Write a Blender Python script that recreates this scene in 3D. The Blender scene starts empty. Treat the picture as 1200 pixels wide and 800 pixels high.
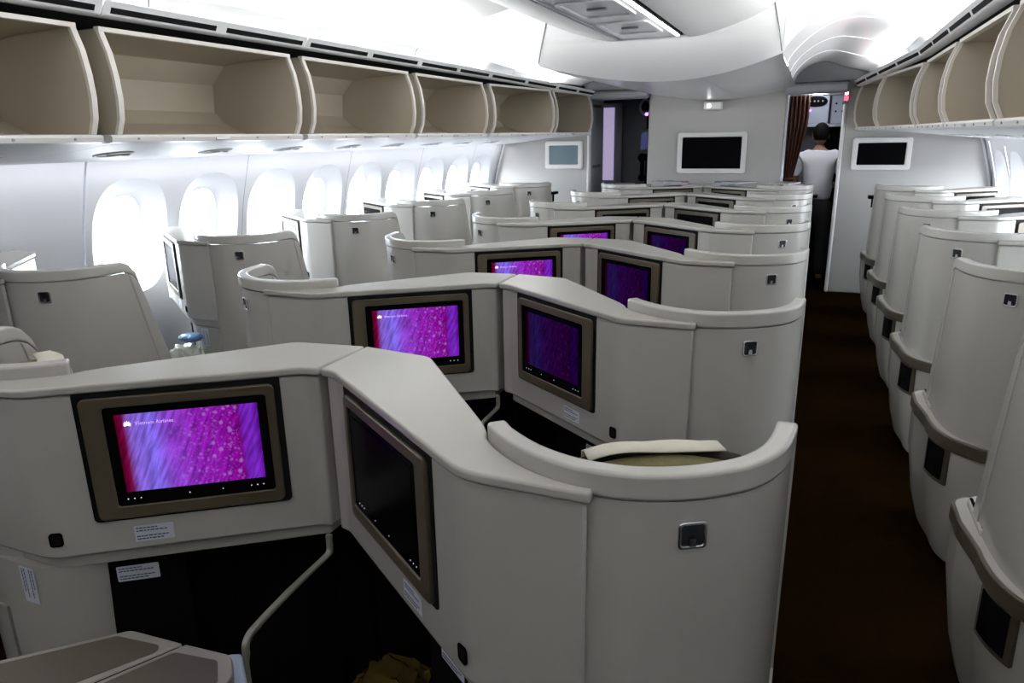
import bpy, bmesh, math, random
from mathutils import Vector, Matrix

random.seed(7)
S = bpy.context.scene
COL = S.collection
PI = math.pi

# ------------------------------------------------------------------ camera
YAW, PITCH, ROLL = math.radians(22.6), math.radians(15.99), math.radians(-1.02)
CAM = Vector((1.039, 0.0, 1.70))
fwd = Vector((-math.sin(YAW) * math.cos(PITCH), math.cos(YAW) * math.cos(PITCH), -math.sin(PITCH)))
rgt0 = Vector((math.cos(YAW), math.sin(YAW), 0))
up0 = rgt0.cross(fwd)
rgt = math.cos(ROLL) * rgt0 + math.sin(ROLL) * up0
upv = -math.sin(ROLL) * rgt0 + math.cos(ROLL) * up0
cam_data = bpy.data.cameras.new('camera')
cam_data.sensor_fit = 'HORIZONTAL'
cam_data.sensor_width = 36.0
cam_data.lens = 835.5 * 36 / 1200
cam_data.clip_start = 0.02
cam = bpy.data.objects.new('camera', cam_data)
COL.objects.link(cam)
m = Matrix((rgt, upv, -fwd)).transposed().to_4x4()
m.translation = CAM
cam.matrix_world = m
S.camera = cam

# ------------------------------------------------------------------ exposure, world, big lights
S.view_settings.view_transform = 'Standard'
S.view_settings.look = 'None'
S.view_settings.gamma = 1.0
S.view_settings.use_curve_mapping = False
S.view_settings.exposure = 0.58
S.cycles.use_denoising = True
S.cycles.max_bounces = 8
S.cycles.diffuse_bounces = 5
S.cycles.sample_clamp_indirect = 6.0

SKY = 33.0          # overcast daylight outside the windows
COVE = 54.0       # ceiling cove lamps (W each)
WASH = 5.5        # sidewall wash lamps (W each)
GALLEY = 1.5

W = bpy.data.worlds.new('world')
S.world = W
W.use_nodes = True
nt = W.node_tree
nt.nodes.clear()
o_ = nt.nodes.new('ShaderNodeOutputWorld')
b_ = nt.nodes.new('ShaderNodeBackground')
tc = nt.nodes.new('ShaderNodeTexCoord')
sx = nt.nodes.new('ShaderNodeSeparateXYZ')
rp = nt.nodes.new('ShaderNodeValToRGB')
mr = nt.nodes.new('ShaderNodeMapRange')
mr.inputs[1].default_value = -1; mr.inputs[2].default_value = 1
nt.links.new(tc.outputs['Generated'], sx.inputs[0])
nt.links.new(sx.outputs[2], mr.inputs[0])
nt.links.new(mr.outputs[0], rp.inputs[0])
rp.color_ramp.elements[0].color = (0.34, 0.35, 0.37, 1); rp.color_ramp.elements[0].position = 0.46
rp.color_ramp.elements[1].color = (0.86, 0.93, 1.0, 1); rp.color_ramp.elements[1].position = 0.52
nt.links.new(rp.outputs[0], b_.inputs[0])
b_.inputs[1].default_value = SKY
nt.links.new(b_.outputs[0], o_.inputs[0])


def area(name, loc, direction, sx_, sy_, power, color=(1, 1, 1), portal=False, xaxis=None, spread=PI):
    d = bpy.data.lights.new(name, 'AREA')
    d.shape = 'RECTANGLE'; d.size = sx_; d.size_y = sy_; d.energy = power; d.color = color
    d.spread = spread
    if portal:
        d.cycles.is_portal = True
    o = bpy.data.objects.new(name, d)
    z = -Vector(direction).normalized()
    x = Vector(xaxis or (0, 1, 0)); x = (x - z * x.dot(z)).normalized()
    y = z.cross(x)
    M = Matrix((x, y, z)).transposed().to_4x4(); M.translation = loc
    o.matrix_world = M
    COL.objects.link(o)
    return o


for s in (-1, 1):
    # lamp tubes hidden behind the slotted rail, washing the ceiling
    area('cove_lamp', (s * 1.70, 3.35, 2.270), (-s * 0.80, 0, 0.60), 5.3, 0.04, COVE, (0.97, 0.98, 1.0))
    area('cove_lamp', (s * 1.70, -0.80, 2.270), (-s * 0.80, 0, 0.60), 2.8, 0.04, COVE * 0.42, (0.97, 0.98, 1.0))  # unseen rear run of the cove, added to light rear-facing fronts
    area('cove_lamp', (s * 1.570, 7.1, 2.242), (-s * 0.80, 0, 0.60), 2.0, 0.04, COVE * 0.22, (0.97, 0.98, 1.0), xaxis=(-s * 0.13, 1, 0))
    # lamp strip above the windows, washing the sidewall
    area('sidewall_lamp', (s * 2.44, 5.0, 1.60), (s * 0.55, 0, -0.8), 6.8, 0.04, WASH * (1.0 if s < 0 else 0.5), (0.92, 0.94, 1.0))
area('galley_lamp', (1.05, 9.3, 2.15), (0, 0.15, -1), 0.6, 0.2, GALLEY, (0.85, 0.9, 1.0))
area('man_fill_light', (1.02, 8.56, 2.17), (0, 0.25, -1), 0.3, 0.08, 3.5, (0.9, 0.92, 1.0))  # added fill above the doorway, no fitting there; brightens the man's back

# ------------------------------------------------------------------ materials
def nm(name):
    M = bpy.data.materials.new(name); M.use_nodes = True
    return M, M.node_tree, M.node_tree.nodes['Principled BSDF']


def mat(name, col, rough=0.5, metal=0.0, noise=0.0, scale=20.0, bump=0.0, spec=0.5, emit=None, estr=1.0):
    M, t, p = nm(name)
    p.inputs['Base Color'].default_value = (*col, 1)
    p.inputs['Roughness'].default_value = rough
    p.inputs['Metallic'].default_value = metal
    p.inputs['Specular IOR Level'].default_value = spec
    if noise or bump:
        c = t.nodes.new('ShaderNodeTexCoord'); n = t.nodes.new('ShaderNodeTexNoise')
        n.inputs['Scale'].default_value = scale; n.inputs['Detail'].default_value = 3
        t.links.new(c.outputs['Object'], n.inputs['Vector'])
        if noise:
            r = t.nodes.new('ShaderNodeMapRange')
            r.inputs[3].default_value = 1 - noise; r.inputs[4].default_value = 1 + noise
            mx = t.nodes.new('ShaderNodeVectorMath'); mx.operation = 'SCALE'
            mx.inputs[0].default_value = col
            t.links.new(n.outputs[0], r.inputs[0]); t.links.new(r.outputs[0], mx.inputs['Scale'])
            t.links.new(mx.outputs[0], p.inputs['Base Color'])
        if bump:
            b = t.nodes.new('ShaderNodeBump'); b.inputs['Strength'].default_value = bump; b.inputs['Distance'].default_value = 0.003
            t.links.new(n.outputs[0], b.inputs['Height']); t.links.new(b.outputs[0], p.inputs['Normal'])
    if emit:
        p.inputs['Emission Color'].default_value = (*emit, 1); p.inputs['Emission Strength'].default_value = estr
    return M


M_SHELL = mat('shell_plastic', (0.44, 0.425, 0.39), 0.22, noise=0.02, scale=3)
M_RIM = mat('rim_plastic', (0.47, 0.455, 0.42), 0.22)
M_CAP = mat('cap_plastic', (0.43, 0.415, 0.375), 0.24, noise=0.03, scale=5, bump=0.05)
M_BRONZE = mat('bronze_trim', (0.075, 0.060, 0.036), 0.42, 0.2)
M_TRIM = mat('trim_bronze', (0.045, 0.036, 0.021), 0.45)
M_BLACK = mat('black_gloss', (0.003, 0.003, 0.0035), 0.2, spec=0.015)
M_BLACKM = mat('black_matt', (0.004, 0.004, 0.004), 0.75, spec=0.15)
M_CHROME = mat('chrome', (0.75, 0.76, 0.78), 0.15, 1.0)
M_OLIVE = mat('olive_cloth', (0.085, 0.070, 0.022), 0.95, noise=0.35, scale=260, bump=0.5)
M_DARKOL = mat('dark_seat_cloth', (0.018, 0.017, 0.014), 0.95, noise=0.3, scale=220, bump=0.4)
M_CLOTH = mat('white_linen', (0.62, 0.59, 0.50), 0.9, bump=0.15, scale=120)
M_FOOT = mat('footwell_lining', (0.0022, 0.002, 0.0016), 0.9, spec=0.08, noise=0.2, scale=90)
M_PAPER = mat('sticker_paper', (0.58, 0.60, 0.66), 0.7)
M_INK = mat('sticker_ink', (0.03, 0.035, 0.12), 0.8)
M_WALL = mat('sidewall_laminate', (0.72, 0.73, 0.76), 0.5, noise=0.015, scale=2)
M_CEIL = mat('ceiling_laminate', (0.88, 0.88, 0.87), 0.5)
M_CEILG = mat('ceiling_gloss', (0.80, 0.805, 0.81), 0.22)
M_BULK = mat('bulkhead_laminate', (0.43, 0.42, 0.40), 0.40, noise=0.02, scale=4)
M_BIN = mat('bin_lining', (0.40, 0.355, 0.275), 0.55, noise=0.03, scale=9)
M_BINE = mat('bin_edge', (0.74, 0.70, 0.645), 0.4)
M_LIP = mat('bin_lip', (0.80, 0.785, 0.76), 0.35)
M_RAIL = mat('rail_laminate', (0.90, 0.90, 0.90), 0.35)
M_GRAYP = mat('grey_plastic', (0.32, 0.33, 0.35), 0.45)
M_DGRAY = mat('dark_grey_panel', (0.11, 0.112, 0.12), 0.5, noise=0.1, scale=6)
M_STEEL = mat('brushed_steel', (0.55, 0.56, 0.58), 0.3, 0.8)
M_GAL = mat('galley_panel', (0.42, 0.45, 0.52), 0.35)
M_CURT = mat('brown_curtain', (0.055, 0.015, 0.004), 0.85, noise=0.25, scale=30)
M_SHIRT = mat('white_shirt', (0.80, 0.80, 0.84), 0.85, noise=0.05, scale=14, bump=0.3)
M_TROU = mat('black_trousers', (0.008, 0.008, 0.010), 0.85)
M_SKIN = mat('skin', (0.30, 0.155, 0.09), 0.55)
M_HAIR = mat('black_hair', (0.004, 0.0035, 0.003), 0.85, bump=0.3, scale=160, spec=0.15)
M_TRAY = mat('tray_inlay', (0.038, 0.033, 0.018), 0.45, noise=0.03, scale=8)
M_TRAYR = mat('tray_rim', (0.20, 0.19, 0.165), 0.4)
M_BLUEP = mat('blue_grey_plastic', (0.36, 0.45, 0.55), 0.35)
M_FOIL = mat('gold_wrap', (0.18, 0.125, 0.035), 0.22, 0.55)
M_WRAP = mat('clear_wrap', (0.55, 0.58, 0.50), 0.2)
M_WRAPB = mat('blue_wrap', (0.12, 0.25, 0.48), 0.3)
M_MAGA = mat('magazine_red', (0.30, 0.12, 0.12), 0.4, noise=0.5, scale=9)
M_MAGB = mat('magazine_white', (0.62, 0.60, 0.60), 0.35, noise=0.3, scale=9)
M_MAGC = mat('magazine_grey', (0.25, 0.24, 0.25), 0.4, noise=0.4, scale=9)
M_SCREENGREY = mat('screen_grey_blue', (0.03, 0.05, 0.06), 0.3, emit=(0.035, 0.058, 0.066), estr=1.0)
M_LEDW = mat('led_white', (0.9, 0.9, 0.9), 0.5, emit=(1, 1, 1), estr=3)
M_LEDR = mat('led_red', (0.9, 0.05, 0.08), 0.5, emit=(1, 0.05, 0.1), estr=2.5)
M_LEDP = mat('led_purple', (0.6, 0.1, 0.9), 0.5, emit=(0.6, 0.15, 1), estr=3)
M_LEDB = mat('led_blue', (0.1, 0.1, 0.9), 0.5, emit=(0.06, 0.08, 1), estr=1.6)
M_LOGO = mat('display_white_mark', (0.8, 0.75, 0.85), 0.5, emit=(0.75, 0.65, 0.85), estr=1.0)
M_LOGOD = mat('display_pale_mark', (0.5, 0.3, 0.6), 0.5, emit=(0.42, 0.25, 0.62), estr=1.0)
M_DOORLIT = mat('blind_daylight_glow', (0.7, 0.66, 0.85), 0.6, emit=(0.60, 0.50, 0.80), estr=0.38)  # daylight behind the door put in as emission


def mat_carpet():
    M, t, p = nm('carpet')
    c = t.nodes.new('ShaderNodeTexCoord'); n = t.nodes.new('ShaderNodeTexNoise'); n.inputs['Scale'].default_value = 220
    n2 = t.nodes.new('ShaderNodeTexNoise'); n2.inputs['Scale'].default_value = 7
    r = t.nodes.new('ShaderNodeValToRGB')
    r.color_ramp.elements[0].color = (0.0022, 0.0010, 0.0003, 1); r.color_ramp.elements[0].position = 0.3
    r.color_ramp.elements[1].color = (0.0095, 0.0048, 0.0011, 1); r.color_ramp.elements[1].position = 0.7
    mx = t.nodes.new('ShaderNodeMix'); mx.data_type = 'FLOAT'; mx.inputs[0].default_value = 0.3
    t.links.new(c.outputs['Object'], n.inputs['Vector']); t.links.new(c.outputs['Object'], n2.inputs['Vector'])
    t.links.new(n.outputs[0], mx.inputs[2]); t.links.new(n2.outputs[0], mx.inputs[3])
    t.links.new(mx.outputs[0], r.inputs[0]); t.links.new(r.outputs[0], p.inputs['Base Color'])
    b = t.nodes.new('ShaderNodeBump'); b.inputs['Strength'].default_value = 0.5; b.inputs['Distance'].default_value = 0.004
    t.links.new(n.outputs[0], b.inputs['Height']); t.links.new(b.outputs[0], p.inputs['Normal'])
    p.inputs['Roughness'].default_value = 1.0; p.inputs['Specular IOR Level'].default_value = 0.0
    return M


M_CARPET = mat_carpet()


def mat_glass():
    M = bpy.data.materials.new('window_pane'); M.use_nodes = True
    t = M.node_tree; t.nodes.clear()
    o = t.nodes.new('ShaderNodeOutputMaterial'); tr = t.nodes.new('ShaderNodeBsdfTransparent'); g = t.nodes.new('ShaderNodeBsdfGlossy')
    tr.inputs[0].default_value = (0.96, 0.98, 1, 1); g.inputs['Roughness'].default_value = 0.05
    mx = t.nodes.new('ShaderNodeMixShader'); mx.inputs[0].default_value = 0.05
    t.links.new(tr.outputs[0], mx.inputs[1]); t.links.new(g.outputs[0], mx.inputs[2]); t.links.new(mx.outputs[0], o.inputs[0])
    return M


M_PANE = mat_glass()


def mat_display(name, strength, tint=(1, 1, 1)):
    """a backlit screen showing a close-up of a purple petal with dew drops"""
    M = bpy.data.materials.new(name); M.use_nodes = True
    t = M.node_tree; t.nodes.clear(); N = t.nodes.new; L = t.links.new
    out = N('ShaderNodeOutputMaterial'); em = N('ShaderNodeEmission'); em.inputs[1].default_value = strength
    tcn = N('ShaderNodeTexCoord'); sp = N('ShaderNodeSeparateXYZ'); L(tcn.outputs['UV'], sp.inputs[0])
    # skewed coordinate for the petal veins
    ma = N('ShaderNodeMath'); ma.operation = 'MULTIPLY_ADD'; ma.inputs[1].default_value = -0.28
    L(sp.outputs[1], ma.inputs[0]); L(sp.outputs[0], ma.inputs[2])
    sh = N('ShaderNodeMath'); sh.operation = 'ADD'; sh.inputs[1].default_value = 0.14; L(ma.outputs[0], sh.inputs[0])
    r = N('ShaderNodeValToRGB'); L(sp.outputs[0], r.inputs[0])
    cr = r.color_ramp
    cols = [(0.0, (0.07, 0.0, 0.008)), (0.05, (0.15, 0.003, 0.05)), (0.10, (0.22, 0.11, 0.60)), (0.24, (0.20, 0.13, 0.74)), (0.36, (0.25, 0.05, 0.58)),
            (0.55, (0.25, 0.012, 0.42)), (0.80, (0.22, 0.003, 0.28)), (0.855, (0.17, 0.002, 0.20)), (0.875, (0.15, 0.012, 0.38)), (0.95, (0.17, 0.02, 0.48)), (1.0, (0.10, 0.004, 0.26))]
    while len(cr.elements) < len(cols): cr.elements.new(0.5)
    for e, (p_, c_) in zip(cr.elements, cols): e.position = p_; e.color = (*c_, 1)
    cb = N('ShaderNodeCombineXYZ'); L(sh.outputs[0], cb.inputs[0])
    my = N('ShaderNodeMath'); my.operation = 'MULTIPLY'; my.inputs[1].default_value = 0.10; L(sp.outputs[1], my.inputs[0]); L(my.outputs[0], cb.inputs[1])
    nz = N('ShaderNodeTexNoise'); nz.inputs['Scale'].default_value = 34; nz.inputs['Detail'].default_value = 2; L(cb.outputs[0], nz.inputs['Vector'])
    st = N('ShaderNodeMapRange'); st.inputs[1].default_value = 0.35; st.inputs[2].default_value = 0.65; st.inputs[3].default_value = 0.65; st.inputs[4].default_value = 1.35; L(nz.outputs[0], st.inputs[0])
    m1 = N('ShaderNodeVectorMath'); m1.operation = 'SCALE'; L(r.outputs[0], m1.inputs[0]); L(st.outputs[0], m1.inputs['Scale'])
    # drops
    asp = N('ShaderNodeVectorMath'); asp.operation = 'MULTIPLY'; asp.inputs[1].default_value = (1.0, 0.56, 1); L(tcn.outputs['UV'], asp.inputs[0])
    last = m1.outputs[0]
    for sc, rad, amt in ((14, 0.28, 0.42), (27, 0.32, 0.24), (44, 0.34, 0.14)):
        v = N('ShaderNodeTexVoronoi'); v.inputs['Scale'].default_value = sc; L(asp.outputs[0], v.inputs['Vector'])
        mrg = N('ShaderNodeMapRange'); mrg.inputs[1].default_value = rad; mrg.inputs[2].default_value = rad * 0.55; mrg.inputs[3].default_value = 0; mrg.inputs[4].default_value = amt; L(v.outputs['Distance'], mrg.inputs[0])
        win = N('ShaderNodeMapRange'); win.inputs[1].default_value = 0.30; win.inputs[2].default_value = 0.5; L(sp.outputs[0], win.inputs[0])
        win2 = N('ShaderNodeMapRange'); win2.inputs[1].default_value = 0.86; win2.inputs[2].default_value = 0.84; L(sp.outputs[0], win2.inputs[0])
        mm = N('ShaderNodeMath'); mm.operation = 'MULTIPLY'; L(mrg.outputs[0], mm.inputs[0]); L(win.outputs[0], mm.inputs[1])
        mm2 = N('ShaderNodeMath'); mm2.operation = 'MULTIPLY'; L(mm.outputs[0], mm2.inputs[0]); L(win2.outputs[0], mm2.inputs[1])
        mx = N('ShaderNodeMix'); mx.data_type = 'RGBA'; L(mm2.outputs[0], mx.inputs[0]); L(last, mx.inputs[6]); mx.inputs[7].default_value = (0.50, 0.26, 0.85, 1)
        last = mx.outputs[2]
    tn = N('ShaderNodeVectorMath'); tn.operation = 'MULTIPLY'; tn.inputs[1].default_value = tint; L(last, tn.inputs[0])
    L(tn.outputs[0], em.inputs[0]); L(em.outputs[0], out.inputs[0])
    return M


M_DISP = mat_display('display_bright', 0.66)
M_DISPM = mat_display('display_oblique_dim', 0.055, (0.75, 0.5, 1.0))  # same picture, oblique-view dimming put into strength and tint
M_DISPDARK = mat('display_dark', (0.003, 0.0025, 0.003), 0.2, spec=0.02)  # also the nearest right screen, made dark for its steep viewing angle

# ------------------------------------------------------------------ mesh helpers
class MB:
    def __init__(s): s.v = []; s.f = []; s.uv = None

    def add(s, vs, fs):
        o = len(s.v); s.v += [tuple(p) for p in vs]; s.f += [tuple(i + o for i in f) for f in fs]; return s

    def box(s, c, size, rz=0.0, M=None):
        hx, hy, hz = size[0] / 2, size[1] / 2, size[2] / 2
        vs = []
        for x, y, z in ((-1, -1, -1), (1, -1, -1), (1, 1, -1), (-1, 1, -1), (-1, -1, 1), (1, -1, 1), (1, 1, 1), (-1, 1, 1)):
            p = Vector((x * hx, y * hy, z * hz))
            if M is not None: p = M @ p
            elif rz: p = Matrix.Rotation(rz, 3, 'Z') @ p
            vs.append(p + Vector(c))
        return s.add(vs, [(0, 3, 2, 1), (4, 5, 6, 7), (0, 1, 5, 4), (1, 2, 6, 5), (2, 3, 7, 6), (3, 0, 4, 7)])

    def loft(s, rings, caps=True):
        n = len(rings[0]); vs = [p for r in rings for p in r]; fs = []
        for k in range(len(rings) - 1):
            for i in range(n):
                j = (i + 1) % n
                fs.append((k * n + i, k * n + j, (k + 1) * n + j, (k + 1) * n + i))
        if caps:
            fs.append(tuple(reversed(range(n)))); fs.append(tuple((len(rings) - 1) * n + i for i in range(n)))
        return s.add(vs, fs)

    def prism(s, poly, z0, z1):
        return s.loft([[(x, y, z0) for x, y in poly], [(x, y, z1) for x, y in poly]])

    def grid(s, fn, nu, nv):
        vs = [fn(i / nu, j / nv) for j in range(nv + 1) for i in range(nu + 1)]
        fs = [(j * (nu + 1) + i, j * (nu + 1) + i + 1, (j + 1) * (nu + 1) + i + 1, (j + 1) * (nu + 1) + i) for j in range(nv) for i in range(nu)]
        return s.add(vs, fs)

    def cyl(s, c, r, h, axis='Z', n=16, r2=None, sy=1.0):
        r2 = r if r2 is None else r2; rings = []
        for rr, zz in ((r, -h / 2), (r2, h / 2)):
            ring = []
            for i in range(n):
                a = 2 * PI * i / n; x, y = rr * math.cos(a), rr * math.sin(a) * sy
                p = {'Z': (x, y, zz), 'Y': (x, zz, y), 'X': (zz, x, y)}[axis]
                ring.append(Vector(p) + Vector(c))
            rings.append(ring)
        return s.loft(rings)

    def tube(s, pts, r, n=8):
        pts = [Vector(p) for p in pts]; rings = []
        for i, p in enumerate(pts):
            d = (pts[min(i + 1, len(pts) - 1)] - pts[max(i - 1, 0)]).normalized()
            a = Vector((0, 0, 1)) if abs(d.z) < 0.9 else Vector((1, 0, 0))
            x = d.cross(a).normalized(); y = d.cross(x)
            rings.append([p + r * (math.cos(2 * PI * k / n) * x + math.sin(2 * PI * k / n) * y) for k in range(n)])
        return s.loft(rings)

    def build(s, name, mt, parent=None, bevel=0.0, seg=2, angle=40, off=(0, 0, 0), fix=True, **props):
        me = bpy.data.meshes.new(name)
        me.from_pydata([(x - off[0], y - off[1], z - off[2]) for x, y, z in s.v], [], s.f)
        if fix:
            bm = bmesh.new(); bm.from_mesh(me)
            bmesh.ops.remove_doubles(bm, verts=bm.verts, dist=1e-5)
            bmesh.ops.recalc_face_normals(bm, faces=bm.faces)
            bm.to_mesh(me); bm.free()
        me.shade_smooth()
        me.set_sharp_from_angle(angle=math.radians(angle))
        me.materials.append(mt)
        if s.uv:
            uvl = me.uv_layers.new(name='UVMap')
            for p in me.polygons:
                for li in p.loop_indices:
                    uvl.data[li].uv = s.uv[me.loops[li].vertex_index]
        o = bpy.data.objects.new(name, me); COL.objects.link(o)
        if parent: o.parent = parent
        if bevel:
            b = o.modifiers.new('bevel', 'BEVEL'); b.width = bevel; b.segments = seg; b.limit_method = 'ANGLE'; b.angle_limit = math.radians(35)
            b.harden_normals = False
        for k, v in props.items(): o[k] = v
        return o


def empty(name, loc, label, cat, group=None, rz=0):
    o = bpy.data.objects.new(name, None); o.empty_display_size = 0.1
    o.location = loc; o.rotation_euler = (0, 0, rz); COL.objects.link(o)
    o['label'] = label; o['category'] = cat
    if group: o['group'] = group
    return o


def tag(o, label, cat, group=None):
    o['label'] = label; o['category'] = cat
    if group: o['group'] = group
    return o


def struct(o):
    o['kind'] = 'structure'; return o


def crom(pts, n):
    """Catmull-Rom through pts, n samples evenly spaced by length"""
    P = [Vector(p) for p in pts]; P = [2 * P[0] - P[1]] + P + [2 * P[-1] - P[-2]]; out = []
    for i in range(1, len(P) - 2):
        for k in range(12):
            t = k / 12; a, b, c, d = P[i - 1:i + 3]
            out.append(0.5 * ((2 * b) + (c - a) * t + (2 * a - 5 * b + 4 * c - d) * t * t + (3 * b - a - 3 * c + d) * t ** 3))
    out.append(P[-2])
    L = [0]
    for a, b in zip(out, out[1:]): L.append(L[-1] + (b - a).length)
    res = []; j = 0
    for k in range(n + 1):
        d = L[-1] * k / n
        while j < len(L) - 2 and L[j + 1] < d: j += 1
        t = (d - L[j]) / max(1e-9, L[j + 1] - L[j]); res.append(out[j].lerp(out[j + 1], min(1, t)))
    return res


def normals2(path):
    """left-hand normals of a 2-D path"""
    N = []
    for i in range(len(path)):
        d = path[min(i + 1, len(path) - 1)] - path[max(i - 1, 0)]
        N.append(Vector((d.y, -d.x)).normalized())
    return N


def offset(path, d):
    return [p + n * d for p, n in zip(path, normals2(path))]


def fillet(poly, radii, seg=5):
    """round the corners of a closed polygon"""
    out = []; n = len(poly)
    for i in range(n):
        p = Vector(poly[i]); r = radii[i] if isinstance(radii, (list, tuple)) else radii
        if r <= 0: out.append((p.x, p.y)); continue
        a = (Vector(poly[i - 1]) - p); b = (Vector(poly[(i + 1) % n]) - p); la, lb = a.length, b.length
        a.normalize(); b.normalize(); ang = a.angle(b)
        if ang > 3.05: out.append((p.x, p.y)); continue
        d = min(r / math.tan(ang / 2), la * 0.49, lb * 0.49); rr = d * math.tan(ang / 2)
        c = p + (a + b).normalized() * (rr / math.sin(ang / 2))
        s0 = p + a * d - c; s1 = p + b * d - c; tot = s0.angle_signed(s1)
        for k in range(seg + 1):
            q = s0.copy(); q.rotate(Matrix.Rotation(-tot * k / seg, 2)); q = c + q; out.append((q.x, q.y))
    return out


def rrect(w, h, r, seg=5):
    return fillet([(-w / 2, -h / 2), (w / 2, -h / 2), (w / 2, h / 2), (-w / 2, h / 2)], r, seg)


def plate(poly2, O, X, Y, Zn, d0, d1):
    """extrude a 2-D polygon given in the frame O + a*X + b*Y from depth d0 to d1 along Zn"""
    O, X, Y, Zn = Vector(O), Vector(X), Vector(Y), Vector(Zn)
    return MB().loft([[O + X * a + Y * b + Zn * d0 for a, b in poly2], [O + X * a + Y * b + Zn * d1 for a, b in poly2]])


def ring_plate(outer, inner, O, X, Y, Zn, d0, d1):
    O, X, Y, Zn = Vector(O), Vector(X), Vector(Y), Vector(Zn)
    f = lambda pts, d: [O + X * a + Y * b + Zn * d for a, b in pts]
    n = len(outer); r = [f(outer, d0), f(outer, d1), f(inner, d1), f(inner, d0)]
    mb = MB(); vs = [p for q in r for p in q]; fs = []
    for k in range(4):
        k2 = (k + 1) % 4
        for i in range(n):
            j = (i + 1) % n; fs.append((k * n + i, k * n + j, k2 * n + j, k2 * n + i))
    return mb.add(vs, fs)


# ------------------------------------------------------------------ the cabin shell
Y0, Y1 = -2.4, 8.45         # unseen dark closing wall at the rear, front bulkheads
YE = 11.2                   # nose end of the entry and galley zone
RK = 6.1                    # where the bins and rails begin to turn inwards


def taper(y): return 0.13 * max(0.0, y - RK)


fl = MB().box((0, (Y0 + YE) / 2, -0.02), (5.9, YE - Y0, 0.04)).build('floor', M_CARPET); struct(fl)


def wall_x(z):
    pts = [(0.0, 2.55), (0.35, 2.68), (0.75, 2.735), (0.95, 2.73), (1.09, 2.705), (1.3, 2.66), (1.58, 2.575), (1.66, 2.54)]
    for (a, x0), (b, x1) in zip(pts, pts[1:]):
        if z <= b: return x0 + (x1 - x0) * (z - a) / (b - a)
    return pts[-1][1]


WZ, WA, WB = 1.165, 0.262, 0.345     # window centre height and half sizes of the reveal
GA, GB = 0.142, 0.238                # half sizes of the pane
WPITCH = 0.615
WY = [3.08 + WPITCH * k for k in range(9)]
NW = 40


def sup(a, b, t, e=2.7):
    c, s_ = math.cos(t), math.sin(t)
    return (a * math.copysign(abs(c) ** (2 / e), c), b * math.copysign(abs(s_) ** (2 / e), s_))


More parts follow.
